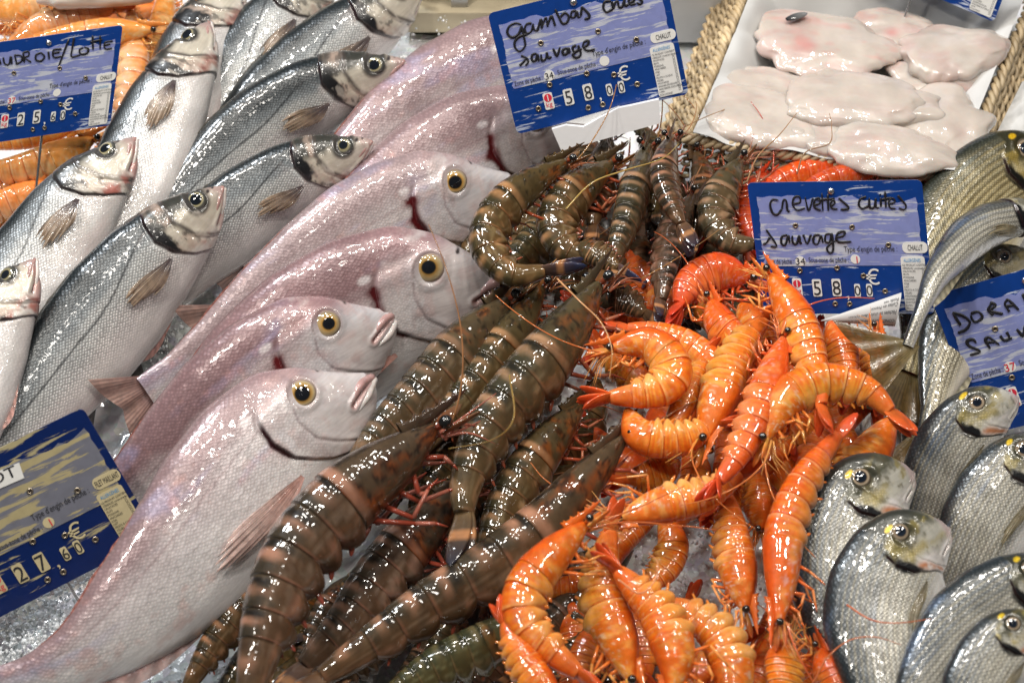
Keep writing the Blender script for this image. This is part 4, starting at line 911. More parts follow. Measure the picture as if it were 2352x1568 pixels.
GT = 'raw striped tiger prawns heaped in the middle'
BLU = ((.13, .07, .05), (.015, .03, .10))
for a in [
 ('largest tiger prawn in the foreground, red legs spread to the right', [(1000, 985), (900, 1062), (790, 1150), (690, 1262), (628, 1395), (575, 1590)], 96, .150, 1, 26, 41, dict(legs=10, ant=1)),
 ('tiger prawn with a reddish-orange carapace pushed under the jaws of the pink breams', [(1165, 690), (1070, 790), (975, 900), (890, 985), (810, 1075)], 72, .095, 1, 30, 42, dict(legs=10, band=.5)),
 ('plump olive tiger prawn with tan bands, central in the heap, its tail fan pointing down', [(1375, 655), (1275, 800), (1185, 905), (1115, 1000), (1072, 1110), (1066, 1180)], 78, .122, 1, 34, 43, dict(legs=10, ant=1)),
 ('slim banded tiger prawn squeezed between the orange-headed and the plump central one', [(1245, 660), (1175, 770), (1100, 875), (1030, 955), (960, 1040)], 56, .090, 1, 30, 44, dict(legs=8)),
 ('tan-barred tiger prawn with dotted carapace behind the big curled cooked prawn', [(1430, 1010), (1345, 1105), (1245, 1215), (1120, 1310), (985, 1390), (860, 1475), (740, 1555)], 76, .118, 1, 30, 45, dict(legs=8)),
 ('tiger prawn half buried beside the plump central one, its flank speckled with glints', [(1335, 930), (1250, 1030), (1180, 1130), (1135, 1230), (1100, 1330)], 60, .092, 1, 28, 46, dict(legs=8)),
 ('dark olive tiger prawn lying in the shade under the foreground one', [(1060, 1130), (960, 1225), (880, 1320), (800, 1430), (700, 1530)], 74, .085, 1, 20, 47, dict(legs=10, band=.6)),
 ('green-tinted tiger prawn at the bottom edge beside the red prawn tail', [(1240, 1400), (1140, 1470), (1010, 1530), (880, 1610)], 62, .110, 1, 26, 48, dict(legs=0, green=.45, band=.2, head=False)),
 ('grey-banded tiger prawn in the bottom left, touching the belly of the nearest bream', [(690, 1270), (590, 1370), (500, 1470), (430, 1580)], 48, .075, 1, 26, 49, dict(legs=0, head=False)),
 ('curled tiger prawn with a blue-tipped tail, snout of a bream beside it', [(1300, 372), (1215, 425), (1140, 495), (1120, 570), (1175, 628), (1250, 622)], 52, .125, 1, 24, 50, dict(legs=10, tailc=BLU)),
 ('tiger prawn with a pinkish head leaning on the blue-tailed curled one', [(1405, 375), (1335, 430), (1280, 495), (1290, 560), (1360, 600)], 56, .105, 1, 24, 51, dict(legs=10, tailc=BLU)),
 ('brown tiger prawn standing upright with thin tan rings, under the gambas sign', [(1490, 335), (1462, 420), (1440, 500), (1420, 560), (1405, 610)], 48, .110, 1, 70, 52, dict(legs=8)),
 ('black and tan striped tiger prawn on top of the upper heap, tail pointing down', [(1545, 315), (1525, 385), (1532, 440), (1552, 490), (1565, 515)], 42, .135, 1, 65, 53, dict(legs=8)),
 ('upright dark tiger prawn under the striped topmost one, tail end broken pale', [(1590, 450), (1552, 520), (1532, 590), (1522, 650), (1518, 690)], 42, .095, -1, 40, 54, dict(legs=4)),
 ('tiger prawn against the left edge of the crevettes sign with feathery red legs', [(1700, 370), (1660, 440), (1640, 505), (1680, 555), (1730, 560)], 48, .100, 1, 20, 55, dict(legs=10, ant=0)),
 ('small reddish tiger prawn head between the topmost striped prawn and the crevettes sign', [(1600, 350), (1618, 420), (1615, 480), (1590, 560)], 40, .082, 1, 40, 56, dict(legs=6, red=.4, ant=2)),
 ('tiger prawn with its reddish head tucked right under the torn white card', [(1400, 318), (1385, 380), (1370, 450), (1360, 520)], 44, .085, 1, 40, 59, dict(legs=8, ant=1, red=.2)),
 ('tiger prawn peeping out at the basket corner behind the striped topmost one', [(1478, 292), (1500, 350), (1505, 420), (1500, 490)], 40, .080, 1, 40, 60, dict(legs=8, ant=1)),
 ('tiger prawn rump showing only a dark banded fan beside the orange prawns', [(1370, 690), (1430, 690), (1480, 720)], 40, .085, 1, 40, 57, dict(legs=0, head=False)),
 ('tiger prawn tail with dark blue tip standing out of the heap centre', [(1330, 560), (1380, 590), (1420, 615)], 34, .115, 1, 30, 58, dict(legs=0, head=False, tailc=BLU)),
]:
    lab, pts, r, z, ds, ro, k, kw = a
    prawn('tiger', lab, GT, pts, r, z, ds, ro, k, **kw)

GC = 'cooked orange prawns heaped beside the tiger prawns'
for a in [
 ('large cooked prawn with its head raised in front of the crevettes sign', [(1768, 632), (1805, 690), (1842, 765), (1868, 850), (1885, 930)], 52, .150, -1, 16, 61, dict(legs=8, ant=0)),
 ('dark red cooked prawn head left of the crevettes sign, black eye to the viewer', [(1722, 640), (1650, 625), (1590, 650), (1560, 700)], 54, .105, 1, 10, 62, dict(legs=10, red=.75, ant=0)),
 ('cooked prawn facing up with folded red claws, just below the dark red one', [(1632, 690), (1655, 745), (1700, 790), (1740, 830)], 46, .110, -1, 30, 63, dict(legs=6, red=.3)),
 ('C-shaped cooked prawn with its red tail pointing left at the raw prawns', [(1405, 800), (1490, 790), (1545, 845), (1515, 895), (1400, 912)], 54, .135, -1, 12, 64, dict(legs=8)),
 ('cooked prawn behind the C-shaped one, its tail resting along the top', [(1690, 905), (1630, 835), (1570, 790), (1500, 765), (1440, 755)], 45, .105, 1, 12, 65, dict(legs=0, head=False)),
 ('thick upright cooked prawn with a greyish see-through head at its lower end', [(1615, 1010), (1650, 915), (1680, 840), (1715, 775), (1755, 735)], 56, .125, 1, 30, 66, dict(legs=2, red=.1)),
 ('long red-backed cooked prawn running from below the raised one down to a red tail', [(1800, 775), (1768, 870), (1735, 960), (1690, 1050), (1650, 1105)], 48, .150, -1, 14, 67, dict(legs=8, red=.45)),
 ('arched cooked prawn on the right of the heap with its tail split at the bream', [(1755, 1010), (1800, 920), (1890, 878), (1985, 895), (2045, 945)], 56, .150, -1, 10, 68, dict(legs=10, ant=2)),
 ('cooked prawn lying flat below the C-shaped one, pale red tail to the right', [(1440, 940), (1475, 1000), (1560, 1008), (1650, 975)], 50, .125, 1, 10, 69, dict(legs=0, head=False)),
 ('thin cooked prawn tail standing between the C-shaped and the thick upright prawn', [(1530, 1010), (1570, 925), (1600, 860), (1625, 810)], 34, .110, 1, 20, 70, dict(legs=0, head=False, red=.2)),
 ('long cooked prawn with its head down beside the humpbacked bream', [(1790, 1430), (1795, 1330), (1805, 1210), (1850, 1100), (1925, 1000)], 54, .140, -1, 26, 71, dict(legs=8, red=.25)),
 ('thick cooked prawn under the arched one, showing only its orange back', [(2050, 960), (1985, 1060), (1920, 1130), (1860, 1200)], 58, .105, -1, 24, 72, dict(legs=0, head=False, red=.15)),
 ('cooked prawn lying level with its beady-eyed head pointing left at the raw prawns', [(1425, 1190), (1520, 1160), (1620, 1135), (1700, 1090)], 52, .125, 1, 24, 73, dict(legs=8, ant=2)),
 ('small curled cooked prawn on the ice under the level one', [(1520, 1185), (1545, 1250), (1525, 1310), (1470, 1350)], 44, .075, -1, 24, 74, dict(legs=0, head=False)),
 ('cooked prawn hanging head down over the bare patch of ice', [(1712, 1400), (1695, 1310), (1680, 1225), (1670, 1140)], 54, .105, 1, 20, 75, dict(legs=8)),
 ('big curled cooked prawn in front, its red spike raised beside the raw prawns', [(1345, 1205), (1270, 1275), (1205, 1360), (1210, 1440), (1275, 1500), (1330, 1545)], 60, .165, 1, 12, 76, dict(legs=8, ant=2)),
 ('plump cooked prawn with its head at the bottom edge, right of the big curled one', [(1450, 1560), (1420, 1470), (1385, 1380), (1385, 1290), (1400, 1220)], 62, .130, 1, 20, 77, dict(legs=8)),
 ('cooked prawn with its legs to the left and red tail crossing its neighbour', [(1545, 1590), (1550, 1500), (1515, 1410), (1460, 1350), (1420, 1310)], 60, .150, -1, 14, 78, dict(legs=8, red=.1)),
 ('striped orange cooked prawn arching down to the bottom edge with a smooth tail', [(1660, 1650), (1685, 1560), (1655, 1465), (1590, 1410), (1530, 1385)], 60, .130, -1, 16, 179, dict(legs=0, head=False)),
 ('cooked prawn head poking up at the bottom edge, veined orange and cream', [(1800, 1470), (1800, 1540), (1800, 1620)], 56, .120, 1, 50, 80, dict(legs=8, red=.1, swim=False)),
 ('cooked prawn head at the bottom edge nearest the blue-backed bream', [(1880, 1490), (1910, 1560), (1945, 1640)], 46, .115, -1, 30, 81, dict(legs=8, red=.35, swim=False)),
 ('cooked prawn tail curling up at the bottom, in front of the green-tinted prawn', [(1290, 1640), (1230, 1560), (1180, 1480), (1160, 1430)], 48, .165, 1, 14, 82, dict(legs=0, head=False, red=.5)),
 ('cooked prawn in the hollow below the flat one, shaded brown orange', [(1560, 1060), (1500, 1090), (1440, 1100)], 46, .085, 1, 20, 83, dict(legs=0, head=False, red=.2)),
 ('red cooked prawn body right of the raised one, under the paper roll', [(1905, 740), (1935, 810), (1940, 890)], 46, .115, -1, 30, 84, dict(legs=0, head=False, red=.45)),
 ('cooked prawn next to the brown fish tail, showing an orange back', [(2010, 760), (2010, 830), (2015, 900)], 40, .100, -1, 30, 85, dict(legs=4, head=True, red=.1, ant=0)),
 ('cooked prawn head deep in the heap with one shining eye', [(1748, 1215), (1742, 1150), (1735, 1080)], 44, .085, 1, 40, 86, dict(legs=4, red=.3)),
 ('bright red cooked prawn behind the top edge of the crevettes sign', [(1985, 385), (1880, 392), (1790, 420), (1740, 470)], 40, .075, 1, 16, 87, dict(legs=4, red=.95, ant=0)),
 ('red cooked prawn whose dark eye peers over the middle of the crevettes sign', [(2030, 385), (1960, 400), (1880, 425), (1820, 470)], 34, .085, 1, 20, 101, dict(legs=6, red=.95, ant=1)),
 ('small red cooked prawn between the crevettes sign corner and the farthest gilthead', [(2120, 430), (2080, 445), (2030, 470)], 30, .070, 1, 20, 102, dict(legs=4, red=.95, ant=1)),
 ('red cooked prawn left of the crevettes sign top corner under the feathery tiger prawn', [(1760, 400), (1730, 440), (1715, 500), (1730, 560)], 34, .080, 1, 20, 103, dict(legs=6, red=.95, ant=1)),
 ('brown orange cooked prawn legs and belly in the gap inside the big curled one', [(1400, 1440), (1350, 1500), (1330, 1580)], 48, .085, 1, 0, 88, dict(legs=6, red=.2)),
 ('cooked prawn partly under the raised one, reddish with a pale ring', [(1700, 700), (1740, 760), (1770, 840)], 50, .100, -1, 20, 89, dict(legs=2, red=.3, head=False)),
]:
    lab, pts, r, z, ds, ro, k, kw = a
    prawn('cooked', lab, GC, pts, r, z, ds, ro, k, **kw)

GL = 'pale orange langoustines at the upper left'
for a in [
 ('langoustine with a thick pale-orange body just under the monkfish sign', [(215, 320), (120, 365), (40, 390), (-60, 400)], 44, .070, 1, 20, 91, dict(legs=8)),
 ('langoustine at the left edge beside the red-cheeked bass', [(110, 420), (50, 455), (-20, 480), (-90, 500)], 42, .060, 1, 20, 92, dict(legs=8)),
 ('langoustine lying along the top edge of the monkfish sign', [(350, 70), (250, 75), (150, 90), (40, 110)], 40, .070, 1, 16, 93, dict(legs=8)),
 ('langoustine with a raised orange claw-like snout right of the monkfish sign', [(300, 25), (310, 110), (300, 200), (270, 300)], 40, .055, -1, 16, 94, dict(legs=8)),
 ('langoustine in the upper left corner with a dark head', [(20, 100), (100, 60), (170, 40), (260, 20)], 38, .060, 1, 16, 95, dict(legs=8)),
 ('langoustine upright against the top bass, bright orange', [(385, -40), (375, 40), (350, 120), (320, 200)], 34, .045, 1, 16, 96, dict(legs=8)),
 ('langoustine whose belly shows in the gap below the sign pin', [(170, 290), (60, 310), (-40, 330)], 40, .050, -1, 16, 97, dict(legs=8)),
 ('langoustine deep between the monkfish sign and the upright bass', [(400, 60), (330, 150), (300, 250), (260, 330)], 44, .025, 1, 16, 104, dict(legs=4)),
 ('langoustine flank under the left end of the monkfish sign', [(260, 350), (150, 400), (30, 440), (-60, 470)], 44, .030, 1, 16, 105, dict(legs=4)),
 ('langoustine flank above the monkfish sign, behind the pale fish piece', [(370, 20), (270, 40), (140, 60), (0, 70)], 44, .025, 1, 16, 106, dict(legs=4)),
 ('lowest langoustine at the left edge, next to the bass back', [(90, 470), (30, 510), (-40, 540), (-100, 560)], 44, .030, 1, 16, 107, dict(legs=4)),
 ('langoustine across the corner under the pale fish piece', [(-40, 30), (50, 20), (140, 0), (230, -30)], 40, .050, 1, 16, 98, dict(legs=8)),
 ('langoustine tucked behind the right edge of the monkfish sign', [(330, 230), (290, 170), (270, 100), (260, 40)], 38, .040, 1, 16, 99, dict(legs=8)),
]:
    lab, pts, r, z, ds, ro, k, kw = a
    prawn('langoustine', lab, GL, pts, r, z, ds, ro, k, ant=1, **kw)

for i, (px, py) in enumerate([(600, 1500), (680, 1440), (650, 1590), (770, 1400), (760, 1560), (860, 1330), (850, 1500), (940, 1420), (960, 1240), (1000, 1530), (1050, 1420), (1060, 1130), (1120, 1370), (1190, 1270), (1240, 1130), (1290, 1420), (1330, 1500), (1360, 1380), (1260, 1540), (1130, 1540), (980, 1050), (1300, 1040)]):
    a = .85 + .25 * math.sin(i * 7.1); d = np.array([-math.cos(a), math.sin(a)]) * 95
    prawn('tiger', 'dark tiger prawn buried in the lower layer of the raw prawn heap', 'buried tiger prawns', [(px - d[0], py - d[1]), (px + d[0] * .1, py), (px + d[0], py + d[1]), (px + 1.7 * d[0], py + 1.8 * d[1])], 50, .048, 1, 25, 400 + i, legs=4, ant=0, swim=False, head=False, band=.6)
for i, (px, py) in enumerate([(1460, 720), (1540, 700), (1620, 900), (1480, 860), (1660, 1040), (1760, 900), (1850, 960), (1900, 900), (1960, 960), (1700, 960), (1840, 830), (1960, 830), (1580, 1090), (1460, 1060), (1780, 1060), (1880, 1060), (1360, 1400), (1300, 1450), (1450, 1440), (1340, 1330), (1560, 1500), (1620, 1560), (1480, 1560), (1740, 1540), (1280, 1560), (1840, 1560), (1960, 1020), (1430, 1260)]):
    a = 2.2 * math.sin(i * 5.3); d = np.array([-math.cos(a), math.sin(a)]) * 75; n_ = np.array([d[1], -d[0]]) * .25
    prawn('cooked', 'cooked prawn buried in the lower layer of the orange heap', 'buried cooked prawns', [(px - d[0], py - d[1]), (px + n_[0], py + n_[1]), (px + d[0], py + d[1]), (px + 1.6 * d[0] - n_[0], py + 1.6 * d[1] - n_[1])], 44, .050, 1, 25, 500 + i, legs=4, ant=0, swim=False, head=False, red=.4)
# deeper layers of the heaps: what shows through the gaps
fr = random.Random(11)
for i in range(26):
    px, py = fr.uniform(700, 1400), fr.uniform(420, 1560)
    if px < 1560 - py * .62 + 60 and py > 600 and px < 1600 - py * .7: continue
    if py < 700 and px < 1150: continue
    a = fr.uniform(.4, 1.2); d = np.array([-math.cos(a), math.sin(a)]) * 90; n_ = np.array([d[1], -d[0]]) * .15
    prawn('tiger', 'dark tiger prawn buried in the lower layer of the raw prawn heap', 'buried tiger prawns', [(px - d[0], py - d[1]), (px + n_[0], py + n_[1]), (px + d[0], py + d[1]), (px + 1.8 * d[0], py + 1.8 * d[1])], 52, .045, 1, 25, 200 + i, legs=2, ant=0, swim=False, head=False, band=.6)
for i in range(16):
    px, py = 1130 + 600 * ((i % 8) + fr.random()) / 8, (360 if i < 8 else 530) + fr.uniform(0, 140)
    a = fr.uniform(.9, 2.0); d = np.array([-math.cos(a), math.sin(a)]) * 85; n_ = np.array([d[1], -d[0]]) * .15
    prawn('tiger', 'dark tiger prawn buried in the lower layer of the raw prawn heap', 'buried tiger prawns', [(px - d[0], py - d[1]), (px + n_[0], py + n_[1]), (px + d[0], py + d[1]), (px + 1.6 * d[0], py + 1.6 * d[1])], 50, .040, 1, 25, 240 + i, legs=4, ant=0, swim=False, head=False, band=.5)
for i in range(22):
    px, py = fr.uniform(1420, 1950), fr.uniform(660, 1560)
    if 1150 < py < 1480 and 1540 < px < 1760: continue
    if py > 1080 and px > 1840: continue
    a = fr.uniform(-1.5, 1.5); d = np.array([-math.cos(a), math.sin(a)]) * 80; n_ = np.array([d[1], -d[0]]) * .25
    prawn('cooked', 'cooked prawn buried in the lower layer of the orange heap', 'buried cooked prawns', [(px - d[0], py - d[1]), (px + n_[0], py + n_[1]), (px + d[0], py + d[1]), (px + 1.6 * d[0] - n_[0], py + 1.6 * d[1] - n_[1])], 46, .045, 1, 25, 300 + i, legs=2, ant=0, swim=False, head=False, red=.35)
# ------------------------------------------------------------------ price signs
def sign_mat(name, col, streak, thr, scale, rot=0.12):
    m, nt, b = mat(name, .32, col, Coat_Weight=.25, Coat_Roughness=.15)
    uv = nd(nt, 'ShaderNodeUVMap', uv_map='UVMap').outputs[0]; mp = nd(nt, 'ShaderNodeMapping'); mp.inputs['Scale'].default_value = (scale * .35, scale * 3.0, 1); mp.inputs['Rotation'].default_value = (0, 0, rot); nt.links.new(uv, mp.inputs[0])
    n = tex(nt, 'ShaderNodeTexNoise', 1.0, mp.outputs[0], i_Detail=7.0, i_Roughness=.62, i_Distortion=.7)
    w = tex(nt, 'ShaderNodeTexNoise', 1.6, uv, i_Detail=2.0)
    f = nd_map(nt, math_n(nt, 'ADD', n.outputs[0], math_n(nt, 'MULTIPLY', math_n(nt, 'SUBTRACT', w.outputs[0], .5), .5)), thr, thr + .045)
    d = tex(nt, 'ShaderNodeTexNoise', 14, uv, i_Detail=5.0)
    c = mixc(nt, f, col, streak); nt.links.new(mixc(nt, .25, c, ramp(nt, d.outputs[0], [(.3, (.6, .58, .55)), (.55, (1, 1, 1))]), 'MULTIPLY'), b.inputs['Base Color'])
    return m


def sol(name, col, rough=.4, **kw): return mat(name, rough, col, **kw)[0]


M['ink'] = sol('marker_ink', (.012, .012, .016), .45); M['print'] = sol('black_print', (.025, .025, .03), .5); M['white'] = plain('white_label', (.78, .78, .76), .4, 40, .08)
M['yellowed'] = plain('yellowed_label', (.58, .50, .30), .45, 40, .2); M['red'] = sol('red_print', (.65, .03, .06), .4); M['cyan'] = sol('blue_print', (.08, .32, .62), .4); M['green'] = sol('green_print', (.1, .5, .2), .4)
M['brass'] = sol('eyelet_metal', (.40, .34, .26), .3, Metallic=.85); M['hole'] = sol('eyelet_hole', (.03, .02, .015), .8); M['pin'] = sol('pin_metal', (.62, .62, .63), .22, Metallic=.9)
M['blue'] = sign_mat('sign_blue', (.0035, .040, .225), (.50, .55, .66), .60, 8.0); M['lav'] = sign_mat('sign_lavender', (.225, .26, .53), (.50, .53, .62), .515, 10.0)
M['blue_old'] = sign_mat('sign_dark_blue', (.003, .016, .10), (.40, .35, .20), .57, 5.5, -.1); M['lav_old'] = sign_mat('sign_grey', (.17, .175, .215), (.42, .36, .20), .50, 6.0, -.3)
_tc = {}


def text_mesh(s):
    if s in _tc: return _tc[s]
    cu = bpy.data.curves.new('t', 'FONT'); cu.body = s; cu.size = 1.0; cu.resolution_u = 3
    o = bpy.data.objects.new('t', cu); COL.objects.link(o); dg = bpy.context.evaluated_depsgraph_get(); dg.update()
    me = bpy.data.meshes.new_from_object(o.evaluated_get(dg)); V = np.array([v.co[:] for v in me.vertices]) if len(me.vertices) else np.zeros((0, 3)); F = [tuple(p.vertices) for p in me.polygons]
    bpy.data.objects.remove(o); bpy.data.curves.remove(cu); bpy.data.meshes.remove(me); _tc[s] = (V, F); return _tc[s]


class Sign:
    """a plate with its own chart: u to the right 0..1, v down 0..1, h metres off its face"""
    TL, EXX, EYY = np.array((1120., 32.)), np.array((405., -100.)), np.array((68., 276.))     # the fully seen plate gives the printed layout

    def __init__(s, label, tl, ex, ey, zb, tilt=.3):
        n = nrm(nrm(CAM - at(tl[0] + ex[0] / 2 + ey[0] / 2, tl[1] + ex[1] / 2 + ey[1] / 2, zb)) + np.array([0, -tilt, 0])); s.n = n
        P = at(tl[0] + ex[0] / 2 + ey[0], tl[1] + ex[1] / 2 + ey[1], zb); s.P = P
        f = lambda x, y: onplane(x, y, P, n)
        s.O = f(*tl); s.X = f(tl[0] + ex[0], tl[1] + ex[1]) - s.O; s.Y = f(tl[0] + ey[0], tl[1] + ey[1]) - s.O
        s.f = f; s.w = np.linalg.norm(s.X); s.h = np.linalg.norm(s.Y)
        s.root = thing('price_sign', label, 'price sign', 'blue price signs on pins', s.O + s.X * .5 + s.Y)

    def uv(s, px, py):
        d = s.f(px, py) - s.O; A = np.stack([s.X, s.Y], 1); return np.linalg.lstsq(A, d, rcond=None)[0]

    def tp(s, x, y):                     # template pixel -> u, v
        return np.linalg.solve(np.stack([s.EXX, s.EYY], 1), np.array([x, y]) - s.TL)

    def w3(s, uv, h): uv = np.asarray(uv, float); return s.O + uv[..., :1] * s.X + uv[..., 1:2] * s.Y + s.n * h

    def poly(s, name, pts, h0, h1, m, root=None):
        pts = np.asarray(pts, float); k = len(pts); V = np.vstack([s.w3(pts, h1), s.w3(pts, h0)])
        F = [tuple(range(k))[::-1], tuple(range(k, 2 * k))] + [(i, (i + 1) % k, k + (i + 1) % k, k + i) for i in range(k)]
        return mesh(name, V, F, m, root or s.root, uvs=np.vstack([pts, pts]) * np.array([1.4, 1]), smooth=False)

    def rrect(s, u0, v0, u1, v1, r=.03, n=5, sk=None):
        ru, rv = r, r * s.w / s.h; P = []
        for cx, cy, a0 in ((u1 - ru, v0 + rv, -90), (u1 - ru, v1 - rv, 0), (u0 + ru, v1 - rv, 90), (u0 + ru, v0 + rv, 180)):
            for i in range(n + 1): a = R(a0 + 90 * i / n); P.append((cx + ru * math.cos(a), cy + rv * math.sin(a)))
        return P

    def circ(s, u, v, r, n=20): return [(u + r * math.cos(a), v + r * s.w / s.h * math.sin(a)) for a in np.linspace(0, 2 * math.pi, n, endpoint=False)]

    def text(s, body, u, v, size, align='l', sx=1.0, h=.0014, shear=0, flip=False, wfix=None):
        """size = text height as a share of the plate's height; returns verts, faces"""
        V, F = text_mesh(body)
        if len(V) == 0: return None
        x0, x1 = V[:, 0].min(), V[:, 0].max(); k = size * s.h
        if wfix: kx = wfix / (x1 - x0)
        else: kx = k / s.w * sx
        off = {'l': -x0, 'c': -(x0 + x1) / 2, 'r': -x1}[align]
        U = u + (V[:, 0] + off) * kx; Vv = v - V[:, 1] * size
        return s.w3(np.stack([U, Vv], 1), h), F

    def texts(s, name, items, m):
        V, F, o = [], [], 0
        for it in items:
            r = s.text(*it[0], **it[1])
            if r is None: continue
            V.append(r[0]); F += [tuple(i + o for i in f) for f in r[1]]; o += len(r[0])
        if V: mesh(name, np.vstack(V), F, m, s.root, smooth=False)

    def strokes(s, name, st, conv, wid=.011):
        parts = []
        for q in st:
            P = np.array([s.w3(s.uv(*conv(*p)), .0016) for p in q])
            C, L = catmull(P, max(8, int(len(P) * 9))) if len(P) > 2 else (np.linspace(P[0], P[1], 8), 0)
            T = nrm(np.gradient(C, axis=0)); side_ = np.cross(s.n, T); th = np.linspace(0, 2 * math.pi, 8, endpoint=False); q_ = np.linspace(0, 1, len(C))
            ww = wid * s.w * .5 * (.85 + .25 * vn(q_ * 4, q_ * 0, len(parts))) * np.where((q_ < .02) | (q_ > .98), .6, 1)
            V = C[:, None] + side_[:, None] * (ww[:, None] * np.cos(th)[None])[..., None] + s.n * (.0005 * np.sin(th))[None, :, None]
            V = np.concatenate([V[:1].mean(1, keepdims=True).repeat(8, 1), V, V[-1:].mean(1, keepdims=True).repeat(8, 1)]); parts.append((V.reshape(-1, 3), gridF(len(C) + 2, 8, True)))
        V, F, _ = merge(parts); mesh(name, V, F, M['ink'], s.root)

    def build(s, digits, engin, zone, sous, old=False, strokes=None, conv=None, zc='print', kg=True, wid=.011):
        B_, L_, W_ = ('blue_old', 'lav_old', 'yellowed') if old else ('blue', 'lav', 'white')
        s.poly('board', s.rrect(0, 0, 1, 1, .03), -.0012, .0006, M[B_])
        # panel with a torn-looking brush edge
        rr = random.Random(3); P = []
        for t in np.linspace(0, 1, 26): P.append((.045 + .91 * t, (.135 + rr.uniform(-.018, .02) + .02 * math.sin(t * 9)) if t > .3 else .10 + .12 * abs(t - .12) + rr.uniform(-.015, .015)))
        for t in np.linspace(0, 1, 14)[1:]: P.append((.957 + rr.uniform(-.006, .008), .135 + t * .50))
        P += [(.955, .632), (.045, .632)]
        for t in np.linspace(0, 1, 18)[1:-1]: P.append((.045 + rr.uniform(-.012, .006), .632 - t * .49))
        s.poly('printed_panel', P, .0006, .0009, M[L_])
        a = s.tp(1473, 90); s.poly('gear_label', s.rrect(.852, .455, .995, .54, .028), .0009, .0012, M[W_])
        s.poly('allergen_panel', s.rrect(.835, .565, .972, .975, .015), .0009, .0012, M[W_])
        s.poly('zone_label', s.circ(*s.tp(1264, 170), .030), .0009, .0012, M[W_]); s.poly('zone_label', s.circ(*s.tp(1393, 135), .028), .0009, .0012, M[W_])
        cards = []
        for (x, y), w_, hh in (((1310, 219), .026, .066), ((1356, 207), .026, .066), ((1406, 201), .017, .048), ((1434, 194), .017, .048)):
            u, v = s.tp(x, y); cards.append(s.poly('price_card', s.rrect(u - w_, v - hh, u + w_, v + hh, .009), .0009, .0014, M[W_]))
        for cd_, ch, (x, y), sz in zip(cards, digits, ((1310, 219), (1356, 207), (1406, 201), (1434, 194)), (.155, .155, .11, .11)):
            u, v = s.tp(x, y); V, F = s.text(ch, u, v + sz * .35, sz, 'c', .85, .0017); mesh('price_digit', V, F, M['print'], cd_, smooth=False)
        s.texts('printed_text', [((",", *s.tp(1384, 224), .13), dict(h=.0013)), (("€", .665, .775, .165), dict(align='c', sx=1.0, h=.0013))], M[W_])
        u, v = s.tp(1263, 229)
        if kg:
            s.poly('unit_card', s.rrect(u - .027, v - .068, u + .027, v + .068, .01), .0009, .0014, M[W_]); s.poly('unit_disc', s.circ(u, v - .028, .023), .0014, .0016, M['red'])
            s.texts('unit_figure', [(('1', u, v - .002, .075), dict(align='c', h=.0019))], M[W_]); s.texts('unit_text', [(('kg', u, v + .048, .062), dict(align='c', h=.0017))], M['red'])
        it = [(("Type d'engin de pêche :", .822, .525, .062), dict(align='r', wfix=.305)), (("Zone de pêche :", .052, .612, .056), dict(wfix=.165)), (("Sous-zone de pêche :", .305, .604, .056), dict(wfix=.232)),
              ((engin, .925, .518, .06), dict(align='c', wfix=.085 if len(engin) < 8 else .125, h=.0016))]
        if zc == 'print': it.append(((zone, *(s.tp(1264, 170) + np.array([0, .026])), .075), dict(align='c', h=.0016)))
        y = .635
        for w in ("CE PRODUIT CONTIENT :", "CÉRÉALES contenant du gluten", "CRUSTACÉS", "ŒUFS", "POISSONS", "ARACHIDES", "SOJA", "LAIT", "FRUITS À COQUE", "CÉLERI", "MOUTARDE", "GRAINES DE SÉSAME", "ANHYDRIDE SULFUREUX", "LUPIN", "MOLLUSQUES"):
            it.append(((w, .841, y, .021), dict(sx=.8, h=.0016))); y += .0235
        s.texts('printed_text', it, M['print'])
        s.texts('printed_text', [(("ALLERGÈNES", .9, .605, .036), dict(align='c', wfix=.098, h=.0016))], M['cyan'])
        sq = []
        for i in range(13):
            for e_ in ((.951, .651 + i * .0235, .962, .653 + i * .0235), (.951, .667 + i * .0235, .962, .669 + i * .0235), (.951, .653 + i * .0235, .9523, .667 + i * .0235), (.9607, .653 + i * .0235, .962, .667 + i * .0235)):
                V = s.w3(np.array([(e_[0], e_[1]), (e_[2], e_[1]), (e_[2], e_[3]), (e_[0], e_[3])]), .0015); sq.append((V, np.array([[0, 1, 2, 3]])))
        V, F, _ = merge(sq); mesh('tick_boxes', V, F, M['print'], s.root, smooth=False)
        if zc != 'print': s.texts('zone_number', [((zone, *(s.tp(1264, 170) + np.array([0, .026])), .075), dict(align='c', h=.0016))], M['red'])
        if sous: s.texts('zone_number', [((sous, *(s.tp(1397, 135) + np.array([0, .026])), .075), dict(align='c', h=.0016))], M['red'])
        for x, y in ((1244, 96), (1377, 68), (1466, 86), (1265, 191), (1352, 164), (1416, 166), (1471, 187), (1239, 247), (1357, 243), (1391, 235)):
            c = s.w3(s.tp(x, y), .0012); X_ = nrm(s.X); V, F = [], []; Yd = np.cross(s.n, X_)
            ph_ = np.linspace(0, 2 * math.pi, 16, endpoint=False); ps = np.linspace(0, 2 * math.pi, 7, endpoint=False); r_ = .0122 * s.w
            T_ = c + ((r_ + r_ * .38 * np.cos(ps))[None, :, None]) * (X_ * np.cos(ph_)[:, None] + Yd * np.sin(ph_)[:, None])[:, None] + s.n * (r_ * .4 * np.sin(ps))[None, :, None]
            i, j = np.meshgrid(np.arange(16), np.arange(7), indexing='ij'); F = np.stack([i * 7 + j, i * 7 + (j + 1) % 7, (i + 1) % 16 * 7 + (j + 1) % 7, (i + 1) % 16 * 7 + j], -1).reshape(-1, 4)
            e = mesh('eyelet', T_.reshape(-1, 3), F, M['brass'], s.root); s.poly('eyelet_hole', s.circ(*s.tp(x, y), .0085, 12), .0004, .0011, M['hole'], e)
